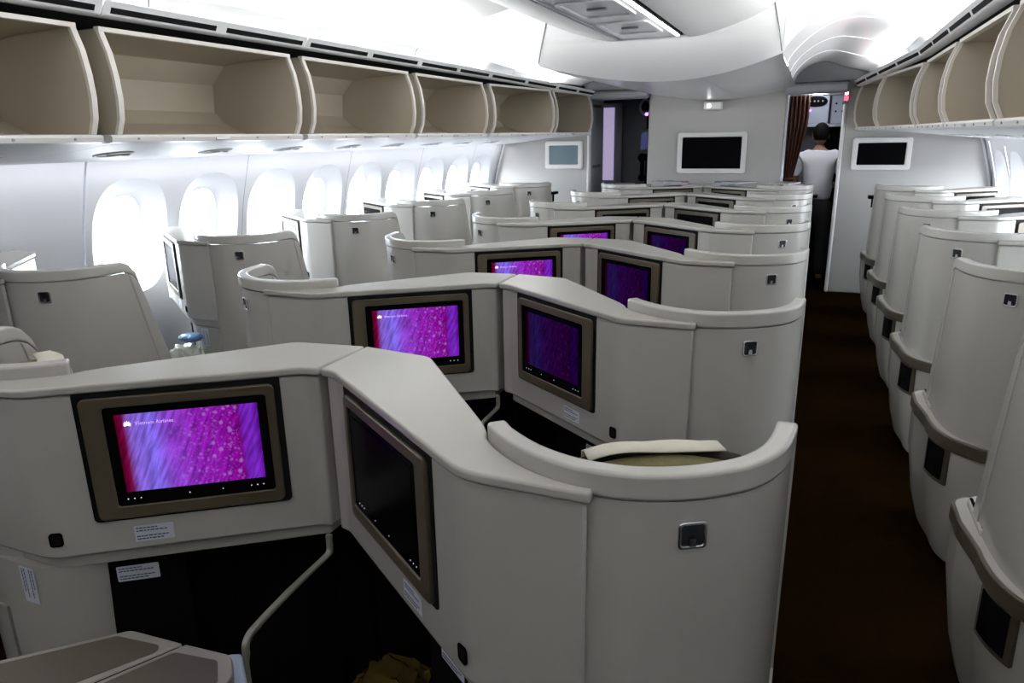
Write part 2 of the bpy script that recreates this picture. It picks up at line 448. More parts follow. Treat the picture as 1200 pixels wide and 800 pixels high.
def sidewall(s):
    root = struct(bpy.data.objects.new('wall_left' if s < 0 else 'wall_right', None)); COL.objects.link(root)
    zlo, zhi = 0.0, 1.64

    def blank(y0, y1):
        mb = MB().grid(lambda u, v: (s * wall_x(zlo + (zhi - zlo) * v), y0 + (y1 - y0) * u, zlo + (zhi - zlo) * v), 1, 16)
        return mb.build('sidewall_panel', M_WALL, root, fix=False)

    blank(Y0, 0.9); blank(0.906, WY[0] - WPITCH / 2 - 0.012)
    # two windows to a panel
    for k in range(0, 9, 2):
        mb = MB(); ws = WY[k:k + 2]
        for i, yc in enumerate(ws):
            ya = yc - WPITCH / 2 + (0.003 if i == 0 else 0); yb = yc + WPITCH / 2 - (0.003 if i == len(ws) - 1 else 0)
            outer = []; inner = []
            for q in range(NW):
                t = 2 * PI * (q + 0.5) / NW
                dy, dz = sup(WA, WB, t); inner.append((yc + dy, WZ + dz))
                # project on the rectangle
                cx, cz = math.cos(t), math.sin(t)
                hw = (yb - yc) if cx > 0 else (yc - ya); hh = 0.42
                k_ = min(hw / max(1e-6, abs(cx)), hh / max(1e-6, abs(cz))); outer.append((yc + cx * k_, WZ + cz * k_))
            # snap the corners
            for (ey, ez) in ((ya, WZ - 0.42), (yb, WZ - 0.42), (yb, WZ + 0.42), (ya, WZ + 0.42)):
                j = min(range(NW), key=lambda n_: (outer[n_][0] - ey) ** 2 + (outer[n_][1] - ez) ** 2); outer[j] = (ey, ez)
            mid = [(a[0] * 0.5 + b[0] * 0.5, a[1] * 0.5 + b[1] * 0.5) for a, b in zip(outer, inner)]
            rings = [[(s * wall_x(z), y, z) for y, z in r] for r in (outer, mid, inner)]
            mb.loft(rings, caps=False)
            mb.grid(lambda u, v: (s * wall_x((WZ - 0.42) * v), ya + (yb - ya) * u, (WZ - 0.42) * v), 1, 8)
            mb.grid(lambda u, v: (s * wall_x(WZ + 0.42 + (zhi - WZ - 0.42) * v), ya + (yb - ya) * u, WZ + 0.42 + (zhi - WZ - 0.42) * v), 1, 2)
        mb.build('sidewall_panel', M_WALL, root, angle=60)
    blank(WY[-1] + WPITCH / 2, YE)
    for yb in [0.903, WY[0] - WPITCH / 2 - 0.006] + [WY[k] + WPITCH / 2 for k in range(1, 9, 2)] + [WY[-1] + WPITCH / 2]:
        MB().grid(lambda u, v: (s * (wall_x(zlo + (zhi - zlo) * v) + 0.006), yb + (u - 0.5) * 0.06, zlo + (zhi - zlo) * v), 1, 16).build('seam_strip', M_GRAYP, root, fix=False)
    sk = [(2.60, 1.58), (2.50, 1.90), (2.25, 2.25), (1.95, 2.55), (1.70, 2.72)]
    MB().grid(lambda u, v: (s * sk[round(v * 4)][0], Y0 + (YE - Y0) * u, sk[round(v * 4)][1]), 1, 4).build('sky_blocker', M_BLACKM, root, fix=False)  # unseen black sheet behind the bins, added to stop sky light leaking in
    for n, yc in enumerate(WY):
        w = bpy.data.objects.new('window_%d' % (n + 1 if s < 0 else n + 10), None); COL.objects.link(w); struct(w)
        w.location = (s * 2.75, yc, WZ)
        # reveal: from the wall surface back to the pane
        rings = []
        for a, b, dx in ((WA, WB, 0.0), (WA * 0.93, WB * 0.95, 0.018), (WA * 0.72, WB * 0.80, 0.062), (GA + 0.012, GB + 0.012, 0.085), (GA, GB, 0.088), (GA, GB, 0.12)):
            r = []
            for q in range(NW):
                dy, dz = sup(a, b, 2 * PI * (q + 0.5) / NW); z = WZ + dz
                r.append((s * (wall_x(z) + dx), yc + dy, z))
            rings.append(r)
        f = MB().loft(rings, caps=False).build('window_frame', M_WALL, w, angle=50, off=w.location)
        pn = MB().add([(s * (wall_x(WZ + dz) + 0.105), yc + dy, WZ + dz) for dy, dz in (sup(GA, GB, 2 * PI * (q + 0.5) / NW) for q in range(NW))], [tuple(range(NW))])
        pn.build('pane', M_PANE, w, off=w.location, fix=False)
        area('daylight_portal', (s * 2.85, yc, WZ), (-s, 0, -0.12), 0.30, 0.5, 1.0, portal=True)
    return root


for s in (-1, 1): sidewall(s)


# ---- ceiling: vault, centre canopy, fascia with two arches, soffit, aisle arches
PROF = [(1.80, 2.275), (1.785, 2.335), (1.75, 2.385), (1.67, 2.425), (1.52, 2.455), (1.40, 2.475), (1.25, 2.50), (1.0, 2.555), (0.85, 2.575), (0.78, 2.58)]
CANO = [(0.79, 2.59), (0.765, 2.50), (0.705, 2.435), (0.60, 2.385), (0.48, 2.345), (0.36, 2.313), (0.29, 2.30), (0.225, 2.296)]
YF = 4.98


def prof_z(x):
    x = abs(x)
    P = PROF + [(0, 2.585)]
    for (a, za), (b, zb) in zip(P, P[1:]):
        if x >= b: return za + (zb - za) * (x - a) / (b - a)
    return 2.585


ceil_root = struct(bpy.data.objects.new('ceiling', None)); COL.objects.link(ceil_root)
for s in (-1, 1):
    pr = crom([Vector((s * x, z)) for x, z in PROF], 24)
    for ya, yb in ((Y0, 0.28), (0.285, 2.62), (2.625, YF + 0.03)):
        MB().grid(lambda u, v: (pr[round(u * 24)].x, ya + (yb - ya) * v, pr[round(u * 24)].y), 24, 1).build('vault_panel', M_CEIL, ceil_root, fix=False, angle=60)
# centre canopy: shoulders, flat belly with recessed panels and a lamp strip
for s in (-1, 1):
    pr2 = crom([Vector((s * x, z)) for x, z in CANO], 20)
    MB().grid(lambda u, v: (pr2[round(u * 20)].x, Y0 + (YF + 0.05 - Y0) * v, pr2[round(u * 20)].y), 20, 1).build('canopy_shoulder', M_CEIL, ceil_root, fix=False, angle=60)
MB().box((-0.215, (Y0 + 4.86) / 2, 2.303), (0.012, 4.86 - Y0, 0.014)).build('canopy_groove', M_GRAYP, ceil_root)
MB().box((0.02, (Y0 + YF) / 2, 2.318), (0.46, YF + 0.1 - Y0, 0.02)).build('canopy_belly', M_CEILG, ceil_root)
MB().box((0.176, (Y0 + 4.88) / 2, 2.300), (0.022, 4.88 - Y0, 0.012)).build('light_strip', mat('strip_diffuser', (0.9, 0.9, 0.9), 0.4, emit=(1, 1, 1), estr=5), ceil_root)
MB().box((0.199, (Y0 + 4.88) / 2, 2.304), (0.016, 4.88 - Y0, 0.012)).build('strip_slot', M_BLACKM, ceil_root)
yy = -1.6
while yy < 4.6:
    ring_plate(rrect(0.30, 0.50, 0.04), rrect(0.25, 0.45, 0.03), (-0.03, yy + 0.3, 2.307), (1, 0, 0), (0, 1, 0), (0, 0, -1), -0.004, 0.010).build('speaker_panel', M_CEILG, ceil_root, bevel=0.003)
    MB().box((-0.03, yy + 0.3, 2.302), (0.10, 0.03, 0.012)).build('canopy_lamp', M_GRAYP, ceil_root, bevel=0.004)
    yy += 0.72
MB().box((0.0, (Y0 + YE) / 2, 2.72), (3.6, YE - Y0, 0.03)).build('roof_sky_blocker', M_BLACKM, ceil_root)  # unseen black sheet above the ceiling, keeps sky light out


def fascia(u, v):
    x = (u * 2 - 1) * 0.80
    q = (x / 0.79) ** 2
    zb = 2.062 + 0.105 * q; yb = 5.40 - 0.40 * q
    zt = min(prof_z(x), 2.60)
    z = zt + (zb - zt) * v
    w = max(0.0, (2.33 - z) / max(1e-6, 2.33 - zb)) if z < 2.33 else 0.0
    return (x, YF + (yb - YF) * w ** 1.6, z)


ARCH0 = [(0.80, 2.168), (0.83, 2.225), (0.89, 2.29), (0.97, 2.36), (1.07, 2.425), (1.2, 2.468), (1.36, 2.468), (1.52, 2.445), (1.67, 2.408), (1.77, 2.345), (1.80, 2.28)]
ARCH1 = [(0.775, 2.18), (0.80, 2.24), (0.85, 2.30), (0.92, 2.345), (1.0, 2.37), (1.08, 2.37), (1.16, 2.345), (1.25, 2.31), (1.36, 2.285), (1.46, 2.255), (1.52, 2.20)]
fas = MB().grid(fascia, 36, 26)
fas.build('bulkhead_fascia', M_CEIL, ceil_root, fix=False, angle=70)


def soffit(u, v):
    x = (u * 2 - 1) * 0.80; q = (x / 0.79) ** 2
    zb = 2.062 + 0.105 * q; yb = 5.40 - 0.40 * q
    e = min(1.0, v * 6)
    return (x, yb + (Y1 - yb) * v, zb - 0.012 * math.sin(min(1, v * 5) * PI / 2) * 1.0)


MB().grid(soffit, 36, 24).build('soffit_panel', M_CEILG, ceil_root, fix=False, angle=70)
for x in (-0.27, 0.27):
    MB().grid(lambda u, v: ((x + (u - 0.5) * 0.012), 5.42 + (Y1 - 5.42) * v, 2.0615 - 0.013 + 0.105 * (x / 0.79) ** 2), 1, 1).build('soffit_seam', M_GRAYP, ceil_root, fix=False)
for s in (-1, 1):
    # arched front around the aisle opening, up to the vault
    a0 = crom([Vector((x, z)) for x, z in ARCH0], 26); a1 = crom([Vector((x, z)) for x, z in ARCH1], 26)
    top = [Vector((a.x, max(a.y + 0.002, prof_z(a.x)))) for a in a0]
    mb = MB()
    mb.grid(lambda u, v: (s * a0[round(u * 26)].x, YF + 0.03 * v, a0[round(u * 26)].y + (top[round(u * 26)].y - a0[round(u * 26)].y) * (1 - v)), 26, 4)
    mb.build('arch_front', M_CEIL, ceil_root, fix=False, angle=60)
    MB().tube([(s * 0.795, YF - 0.004, 2.18), (s * 0.77, YF - 0.004, 2.31), (s * 0.735, YF - 0.004, 2.45), (s * 0.71, YF - 0.004, 2.58)], 0.0035, 6).build('fascia_seam', M_DGRAY, ceil_root)
    # nested aisle arches, each a little smaller than the last
    ys = [YF + 0.03, 5.75, 6.6, 7.4, 8.22]
    for k in range(4):
        ya, yb = ys[k], ys[k + 1]

        def sec(y, shrink):
            t = (y - YF) / (8.22 - YF); t = t * 0.9 + 0.1 * t * t
            out = []
            for a, b in zip(a0, a1):
                p = a.lerp(b, t); c = Vector((1.15 - 0.1 * t, 2.2))
                out.append(c + (p - c) * (1 - shrink))
            return out
        A = sec(ya, 0.028 if k else 0.0); B = sec(yb, 0.0)
        mb = MB()
        if k:
            Z = sec(ya, 0.0)
            mb.grid(lambda u, v: (s * (Z[round(u * 26)].x + (A[round(u * 26)].x - Z[round(u * 26)].x) * v), ya - 0.0, Z[round(u * 26)].y + (A[round(u * 26)].y - Z[round(u * 26)].y) * v), 26, 1)
        mb.grid(lambda u, v: (s * (A[round(u * 26)].x + (B[round(u * 26)].x - A[round(u * 26)].x) * v), ya + (yb - ya) * v, A[round(u * 26)].y + (B[round(u * 26)].y - A[round(u * 26)].y) * v), 26, 6)
        mb.build('aisle_arch', M_CEILG, ceil_root, fix=False, angle=60)
    MB().box((s * 1.15, 8.30, 2.36), (0.9, 0.03, 0.34)).build('arch_end_panel', M_DGRAY, ceil_root)
# ceiling of the entry zone
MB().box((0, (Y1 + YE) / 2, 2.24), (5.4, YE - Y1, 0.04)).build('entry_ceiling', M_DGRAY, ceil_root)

# ---- slotted rails above the bins, underside panels below them
for s in (-1, 1):
    dz = lambda y: 0.22 * taper(y)
    tr = struct(bpy.data.objects.new('trim_1' if s < 0 else 'trim_2', None)); COL.objects.link(tr)
    segs = [(-2.4, -0.31), (-0.30, 0.98), (0.985, 2.265), (2.27, 3.555), (3.56, 4.845), (4.85, RK), (RK + 0.005, 7.42), (7.425, 8.42)]
    for ya, yb in segs:
        prf = [(1.735, 2.200), (1.685, 2.200), (1.672, 2.206), (1.650, 2.246), (1.642, 2.255), (1.648, 2.261), (1.660, 2.252), (1.70, 2.235), (1.735, 2.225)]
        MB().loft([[(s * (x - taper(y)), y, z - dz(y)) for x, z in prf] for y in (ya, yb)]).build('rail_panel', M_RAIL, tr, bevel=0.002)
        n = 2; L = (yb - ya) / n
        for i in range(n):
            p0, p1 = ya + L * i + 0.035, ya + L * (i + 1) - 0.035
            MB().loft([[(s * (x - taper(y)), y, z - dz(y)) for x, z in ((1.6645, 2.2115), (1.6535, 2.2325), (1.665, 2.238), (1.676, 2.217))] for y in (p0, p1)]).build('air_slot', M_BLACKM, tr)
    # dark recess behind the rail and the bins
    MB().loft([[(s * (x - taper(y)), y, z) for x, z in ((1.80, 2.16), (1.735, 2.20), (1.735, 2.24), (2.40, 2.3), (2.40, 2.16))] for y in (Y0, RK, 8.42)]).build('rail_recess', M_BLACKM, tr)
    tr2 = struct(bpy.data.objects.new('trim_3' if s < 0 else 'trim_4', None)); COL.objects.link(tr2)
    for ya, yb in segs:
        prf = [(1.735, 1.702), (1.90, 1.680), (2.30, 1.635), (2.54, 1.612), (2.575, 1.625), (2.30, 1.655), (1.90, 1.700), (1.735, 1.712)]
        MB().loft([[(s * (x - (taper(y) if i in (0, 7) else 0)), y, z) for i, (x, z) in enumerate(prf)] for y in (ya, yb)]).build('underside_panel', M_WALL, tr2)
        if yb - ya > 1.1:
            yc = (ya + yb) / 2
            for dy in (-0.33, 0.33):
                ring_plate([(0.10 * math.cos(a * PI / 12), 0.085 * math.sin(a * PI / 12)) for a in range(24)], [(0.088 * math.cos(a * PI / 12), 0.073 * math.sin(a * PI / 12)) for a in range(24)],
                           (s * 2.12, yc + dy, 1.656), (1, 0, -s * 0.1125), (0, 1, 0), (0, 0, -1), 0, 0.008).build('lamp_ring', M_WALL, tr2)
                for ddx, ddy in ((-0.03, -0.04), (0.03, -0.04), (-0.03, 0.04), (0.03, 0.04)):
                    MB().cyl((s * (2.12 + ddx), yc + dy + ddy, 1.652 - ddx * s * 0.11), 0.018, 0.008, n=12, r2=0.022).build('lamp_eyelet', mat('eyelet', (0.5, 0.5, 0.52), 0.4) if not bpy.data.materials.get('eyelet') else bpy.data.materials['eyelet'], tr2)


# ---- overhead bins (standing open)
def binprofile(depth=0.0):
    # front edge of a side panel, bottom to top (x outboard positive, z)
    return [(1.700 + depth, 1.738), (1.672 + depth, 1.80), (1.662 + depth, 1.88), (1.666 + depth, 1.97), (1.682 + depth, 2.06), (1.705 + depth, 2.12), (1.717 + depth, 2.152)]


def make_bin(s, ya, yb, name, label, group):
    mid = (ya + yb) / 2
    r = empty(name, (s * (2.0 - taper(mid)), mid, 1.70), label, 'bin', group); o = r.location.copy()
    X = lambda x, y: s * (x - taper(y))
    fe = binprofile(); t = 0.022
    back = [(2.10, 2.15), (2.30, 2.05), (2.33, 1.86), (2.24, 1.765), (2.08, 1.738)]

    def side(y0, y1):
        poly = fe + back
        return MB().loft([[(X(x, y), y, z) for x, z in poly] for y in (y0, y1)])
    MB.build(side(ya, ya + t), 'side_panel', M_BIN, r, off=o); MB.build(side(yb - t, yb), 'side_panel', M_BIN, r, off=o)
    # inner liner: floor, rising back, top
    inn = [(1.70, 1.740), (2.05, 1.742), (2.20, 1.80), (2.275, 1.87), (2.265, 2.02), (2.16, 2.12), (2.02, 2.138), (1.72, 2.146)]
    out = [(1.70, 1.728), (2.06, 1.728), (2.22, 1.786), (2.30, 1.86), (2.29, 2.03), (2.175, 2.14), (2.03, 2.158), (1.72, 2.160)]
    mb = MB()
    mb.loft([[(X(x, y), y, z) for x, z in inn + out[::-1]] for y in (ya + t, yb - t)])
    mb.build('liner', M_BIN, r, off=o, angle=20)
    # pale edge strip round the opening
    mb = MB()
    for y0, y1 in ((ya - 0.001, ya + t + 0.002), (yb - t - 0.002, yb + 0.001)):
        e = [(x - 0.006, z) for x, z in fe]; e2 = [(x + 0.010, z) for x, z in fe]
        mb.loft([[(X(x, y), y, z) for x, z in e + e2[::-1]] for y in (y0, y1)])
    mb.loft([[(X(x, y), y, z) for x, z in ((1.706, 2.145), (1.735, 2.145), (1.735, 2.163), (1.706, 2.163))] for y in (ya, yb)])
    mb.build('edge_strip', M_BINE, r, off=o)
    # lip below with its screws and the latch
    lp = MB().loft([[(X(x, y), y, z) for x, z in ((1.70, 1.738), (1.690, 1.728), (1.695, 1.708), (1.72, 1.703), (1.76, 1.71), (1.76, 1.738))] for y in (ya - 0.03, yb + 0.03)])
    lp.build('lip', M_LIP, r, off=o, bevel=0.002)
    for k in range(5):
        y = ya + 0.10 + (yb - ya - 0.2) * k / 4
        MB().cyl((X(1.691, y), y, 1.721), 0.0055, 0.006, 'X', 8).build('screw', M_GRAYP, r, off=o)
    MB().box((X(1.692, mid), mid, 1.719), (0.012, 0.09, 0.014)).build('latch', M_STEEL, r, off=o, bevel=0.003)
    MB().box((X(1.775, mid), mid, 1.719), (0.02, yb - ya - 0.02, 0.02)).build('hinge_rail', M_LIP, r, off=o)
    return r


BINS = [(0.98, 2.17), (2.27, 3.46), (3.565, 4.75), (4.855, 6.03), (6.16, 7.36), (7.42, 8.34)]
ordl = ['nearest open bin at the upper left, cut by the picture edge', 'large open beige bin second from the left edge, with its back wall in view', 'open beige bin third along the left wall', 'open beige bin fourth along the left wall',
        'open beige bin next to last before the left bulkhead', 'last small open bin against the left bulkhead']
ordr = ['right-hand open bin nearest the camera, beside the right picture edge', 'open beige bin at the upper right, first one fully beside the right aisle', 'open beige bin second from the right picture edge', 'open beige bin in the middle of the right row',
        'open beige bin next to last in the right row', 'last open bin of the right row above the galley doorway side']
for i, (a, b) in enumerate(BINS):
    make_bin(-1, a, b, 'overhead_bin', ordl[i], 'open overhead bins on the left')
    make_bin(1, a, b, 'overhead_bin', ordr[i], 'open overhead bins on the right')


# ------------------------------------------------------------------ the seat suites
# Local frame: x = 0 on the console spine, y as in the nearest centre row, the suite lies at x > 0 (s = +1).
SP = [(0.551, 1.088), (0.587, 1.051), (0.655, 1.004), (0.731, 0.977), (0.809, 0.975), (0.87, 0.992), (0.929, 1.024), (0.985, 1.074), (1.020, 1.140), (1.035, 1.22), (1.038, 1.30)]
PATH = crom([Vector(p) for p in SP], 44)
ZT, ZB, ZC = 1.212, 0.56, 1.183


def mir(mb, s):
    if s < 0: mb.v = [(-x, y, z) for x, y, z in mb.v]
    return mb


def shell_solid(u0, u1, v_lo, v_hi, thick, nv=10, slant=0.28, rnd=0.055):
    """piece of the curved shell between path parameters u0..u1 and heights; returns outer/inner solid"""
    N = 44; i0, i1 = round(u0 * N), round(u1 * N)
    L = [0]
    for a, b in zip(PATH, PATH[1:]): L.append(L[-1] + (b - a).length)
    nrm = normals2(PATH)

    def pt(i, z, d):
        p = PATH[i] + nrm[i] * d
        k = max(0.0, (PATH[i].y - 1.06) / 0.24) if i > 30 else 0.0
        return (p.x, p.y + slant * (ZT - z) * min(1, k) ** 1.5, z)

    def ztop(i):
        d = L[-1] - L[i]
        z = ZT
        if d < rnd: z -= rnd - math.sqrt(max(0, rnd * rnd - (rnd - d) ** 2))
        return z
    return pt, ztop, i0, i1, L


def make_shell(s):
    """shell wall and its rim as two meshes"""
    pt, ztop, i0, i1, L = shell_solid(0, 1, ZB, ZT, 0.03)
    RW = 0.047
    # wall (under the rim)
    def strip(lo, hi, dout, din, ia, ib, nv):
        mb = MB(); n = ib - ia + 1
        out = [[pt(i, lo(i) + (hi(i) - lo(i)) * j / nv, dout) for i in range(ia, ib + 1)] for j in range(nv + 1)]
        inn = [[pt(i, lo(i) + (hi(i) - lo(i)) * j / nv, din) for i in range(ia, ib + 1)] for j in range(nv + 1)]
        vs = [p for r in out for p in r] + [p for r in inn for p in r]; o = n * (nv + 1); fs = []
        for j in range(nv):
            for i in range(n - 1):
                a = j * n + i; fs.append((a, a + 1, a + n + 1, a + n)); fs.append((o + a + 1, o + a, o + a + n, o + a + n + 1))
        for i in range(n - 1):
            fs.append((i + 1, i, o + i, o + i + 1)); a = nv * n + i; fs.append((a, a + 1, o + a + 1, o + a))
        for j in range(nv):
            a = j * n; fs.append((a, a + n, o + a + n, o + a)); a = j * n + n - 1; fs.append((a + n, a, o + a, o + a + n))
        return mb.add(vs, fs)
    wall = strip(lambda i: ZB, lambda i: ztop(i) - RW, 0.012, -0.014, i0, i1 - 1, 9)
    rim = strip(lambda i: ztop(i) - RW + 0.002, lambda i: ztop(i), 0.017, -0.019, i0, i1, 2)
    # rim going down the slanting front edge
    def zc(i): return ztop(i)
    edge = strip(lambda i: ZB + 0.01, lambda i: ztop(i) - RW, 0.017, -0.019, i1 - 2, i1, 8)
    rim.add(edge.v, edge.f)
    return mir(wall, s), mir(rim, s)


OUTP = [p for p in offset(PATH, 0.018)]                 # outer face of the shell
CAPB = [p for p in reversed(OUTP) if p.x < 0.775 and p.y < 1.2]


def cap_poly(d=0.0):
    front = fillet([(0.0035 + d, 1.503 - d), (0.0035 + d, 1.306 + d), (0.045, 1.298 + d), (0.551, 0.938 + d), (0.772 - d, 0.936 + d), (0.772 - d, 0.956 + d * 0.3)], [0, 0, 0.05, 0.11, 0, 0], 7)
    c = [(p.x, p.y - d * 0.0) for p in CAPB if p.x < 0.755]
    return front + c + [(0.527, 1.102), (0.505 - d, 1.135 - d)] + fillet([(0.505, 1.135), (0.205, 1.478 - d), (0.0035 + d, 1.503 - d)], [0, 0.06, 0], 5)[1:-1]


FA, FB_ = Vector((0.058, 1.286)), Vector((0.548, 0.940))    # straight part of the console front
FD = (FB_ - FA).normalized(); FN = Vector((FD.y, -FD.x))    # FN points to the passenger (rear)
if FN.y > 0: FN = -FN


def front_frame(s, inset=0.0):
    """origin at the spine end, X to the outer end, Z up, N out of the panel"""
    o = FA - FD * 0.0 - FN * 0.008 - FN * inset
    return Vector((s * o.x, o.y, 0)), Vector((s * FD.x, FD.y, 0)), Vector((0, 0, 1)), Vector((s * FN.x, FN.y, 0))


def sticker(parent, O, X, Zv, Nn, a, b, w, h, off, rot=0.0, flip=1, name='sticker'):
    X2 = (X * math.cos(rot) + Zv * math.sin(rot)); Y2 = (Zv * math.cos(rot) - X * math.sin(rot))
    C = O + X * a + Zv * b
    p = plate(rrect(w, h, 0.003, 3), C, X2, Y2, Nn, 0.0004, 0.0012).build(name, M_PAPER, parent, off=off)
    mb = MB(); rr = random.Random(3)
    for k, ln in enumerate((0.62, 0.93, 0.0, 0.95, 0.75)):
        if not ln: continue
        yk = h * (0.34 - 0.17 * k); x = -w * 0.45
        while x < -w * 0.45 + w * 0.9 * ln - 0.004:
            l = min(rr.uniform(0.004, 0.010), -w * 0.45 + w * 0.9 * ln - x)
            pl = plate([(x * flip, yk - 0.0014), ((x + l) * flip, yk - 0.0014), ((x + l) * flip, yk + 0.0014), (x * flip, yk + 0.0014)], C, X2, Y2, Nn, 0.0012, 0.0016)
            mb.add(pl.v, pl.f); x += l + 0.0018
    mb.build('print', M_INK, p, off=(0, 0, 0) if False else off)
    return p


def suite_meshes(s, wide):
    """build one suite (s=+1: shell on the right, s=-1 mirrored); returns the root with its parts"""
    off = (s * 0.72, 1.28, 0.0)
    r = bpy.data.objects.new('seat_suite', None); r.empty_display_size = 0.1; COL.objects.link(r); r.location = off
    B = lambda mb, name, mt, parent=r, **k: mb.build(name, mt, parent, off=off, **k)
    wall, rim = make_shell(s)
    B(wall, 'shell', M_SHELL); B(rim, 'shell_rim', M_RIM, bevel=0.0065, seg=3)
    # console with the screen, its cap, the lip below
    P = cap_poly(0.009)
    B(mir(MB().prism(P, 0.755, 1.1600), s), 'console', M_SHELL, bevel=0.010, seg=3)
    B(mir(MB().prism(cap_poly(0.0), 1.1625, ZC), s), 'console_cap', M_CAP, bevel=0.0055, seg=3)
    B(mir(MB().prism(cap_poly(0.034), 0.718, 0.7545), s), 'console_lip', M_GRAYP if False else M_SHELL, bevel=0.008)
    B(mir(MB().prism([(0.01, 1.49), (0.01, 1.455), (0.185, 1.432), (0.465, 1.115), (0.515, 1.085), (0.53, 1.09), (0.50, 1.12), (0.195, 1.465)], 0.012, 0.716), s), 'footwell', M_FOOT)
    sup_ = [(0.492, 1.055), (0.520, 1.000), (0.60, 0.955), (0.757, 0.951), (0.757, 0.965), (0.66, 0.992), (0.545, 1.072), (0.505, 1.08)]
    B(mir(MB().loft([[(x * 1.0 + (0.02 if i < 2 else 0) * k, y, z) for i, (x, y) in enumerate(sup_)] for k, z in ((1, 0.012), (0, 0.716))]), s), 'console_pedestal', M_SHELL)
    # screen assembly
    O, X, Zv, Nn = front_frame(s)
    w, h, uc, zc = 0.422, 0.326, 0.262, 1.0015
    sur = B(plate([(a + (0.0 if a > 0 else -0.002), b + (0.003 if b > 0 else 0)) for a, b in rrect(w + 0.026, h, 0.012)], O + X * uc + Zv * zc, X, Zv, Nn, -0.004, 0.0025), 'screen_surround', M_BLACKM)
    bz = B(ring_plate(rrect(w, h - 0.022, 0.014), [(a - 0.013, b + 0.004) for a, b in rrect(w - 0.066, h - 0.078, 0.008)], O + X * uc + Zv * (zc - 0.005), X, Zv, Nn, 0.001, 0.011), 'screen_bezel', M_BRONZE, bevel=0.003)
    cx, cz = uc - 0.004, zc - 0.003
    gl = B(plate(rrect(w - 0.062, h - 0.070, 0.008), O + X * (uc - 0.013) + Zv * (zc - 0.001), X, Zv, Nn, 0.002, 0.0065), 'screen_glass', M_BLACK, bz)
    # picture area
    dw, dh = 0.312, 0.194
    c0 = O + X * (uc - 0.014) + Zv * (zc + 0.007) + Nn * 0.0072
    mb = MB(); hx = X * (dw / 2); hz = Zv * (dh / 2)
    right = -1 if s < 0 else 1      # direction of screen-right along X as seen by the viewer
    # seen from the passenger, the mirrored suite's X runs to the left
    if s > 0: q = [c0 - hx - hz, c0 + hx - hz, c0 + hx + hz, c0 - hx + hz]
    else: q = [c0 + hx - hz, c0 - hx - hz, c0 - hx + hz, c0 + hx + hz]
    mb.add(q, [(0, 1, 2, 3)]); mb.uv = [(0, 0), (1, 0), (1, 1), (0, 1)]
    B(mb, 'display', M_DISPDARK, bz, fix=False)
    mb = MB()
    for a in (-0.16, -0.145, -0.13, -0.06, 0.02, 0.135, 0.15, 0.165):
        pl = plate([(0.0014 * math.cos(k * PI / 4), 0.0014 * math.sin(k * PI / 4)) for k in range(8)], O + X * (uc - 0.013 + a * 0.94) + Zv * (zc - 0.108), X, Zv, Nn, 0.0065, 0.0069); mb.add(pl.v, pl.f)
    B(mb, 'key_marks', M_LOGO, bz)
    # remote socket
    sk = B(ring_plate(rrect(0.030, 0.036, 0.008), rrect(0.022, 0.028, 0.006), O + X * 0.575 + Zv * 0.806, X, Zv, Nn, -0.001, 0.003), 'socket', M_BLACK)
    B(plate(rrect(0.024, 0.030, 0.006), O + X * 0.575 + Zv * 0.806, X, Zv, Nn, -0.001, 0.0012), 'socket_face', M_BLACKM, sk)
    sticker(r, O, X, Zv, Nn, 0.362, 0.797, 0.088, 0.042, off, flip=s)
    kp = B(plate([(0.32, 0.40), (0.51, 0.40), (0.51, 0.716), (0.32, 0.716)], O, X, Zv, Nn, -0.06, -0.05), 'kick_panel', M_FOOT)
    sticker(kp, O - Nn * 0.05, X, Zv, Nn, 0.43, 0.664, 0.098, 0.042, off, flip=s, name='warning_sticker')
    sticker(r, Vector((s * 0.655, 0.9515, 0)), Vector((s, 0, 0)), Zv, Vector((0, -1, 0)), 0.0, 0.66, 0.10, 0.052, off, rot=PI / 2, flip=s, name='side_sticker')
    # coat hook on the back of the shell
    i = min(range(len(PATH)), key=lambda k: abs(PATH[k].x - 0.905) + (0 if k > 15 else 9))
    n2 = normals2(PATH)[i]; Pk = PATH[i] + n2 * 0.0125
    HN = Vector((s * n2.x, n2.y, 0)); HX = Vector((s * -n2.y, n2.x, 0)); HC = Vector((s * Pk.x, Pk.y, 1.108))
    hk = B(ring_plate(rrect(0.046, 0.046, 0.007), rrect(0.036, 0.036, 0.005), HC, HX, Zv, HN, -0.002, 0.005), 'coat_hook', M_CHROME, bevel=0.0015)
    B(plate(rrect(0.038, 0.038, 0.004), HC, HX, Zv, HN, -0.002, 0.0018), 'hook_recess', mat('hook_recess', (0.009, 0.009, 0.011), 0.25) if not bpy.data.materials.get('hook_recess') else bpy.data.materials['hook_recess'], hk)
    B(plate([(-0.006, -0.018), (0.006, -0.018), (0.0045, -0.004), (-0.0045, -0.004)], HC, HX, Zv, HN, 0.0018, 0.006), 'hook_tab', M_CHROME, hk)
    # base with bronze trim, armrest top, pocket
    n0 = next(k for k, p in enumerate(PATH) if p.x > 0.775)

    def outline(d):
        d = d if wide else d * 0.25 - 0.006
        xe = 1.080 if wide else 1.044
        o = [(p.x, p.y) for p in offset(PATH, 0.020 + d)[n0:-1]]
        ext = fillet([o[-1], (xe + d, 1.44), (xe + d, 1.60 + d), (0.965, 1.61 + d)], [0, 0.12, 0.10, 0], 6)[1:]
        return o + ext
    inner = [(0.965, 1.32), (0.93, 1.16), (0.80, 1.02), (0.78, 1.00)]
    rings = [[(x, y, z) for x, y in outline(d) + inner] for z, d in ((0.012, -0.06), (0.12, -0.03), (0.34, 0.004), (0.503, 0.008), (0.5595, 0.006))]
    B(mir(MB().loft(rings), s), 'base', M_SHELL, angle=50)
    cut = lambda o: [q for k, q in enumerate(o) if k >= 7]
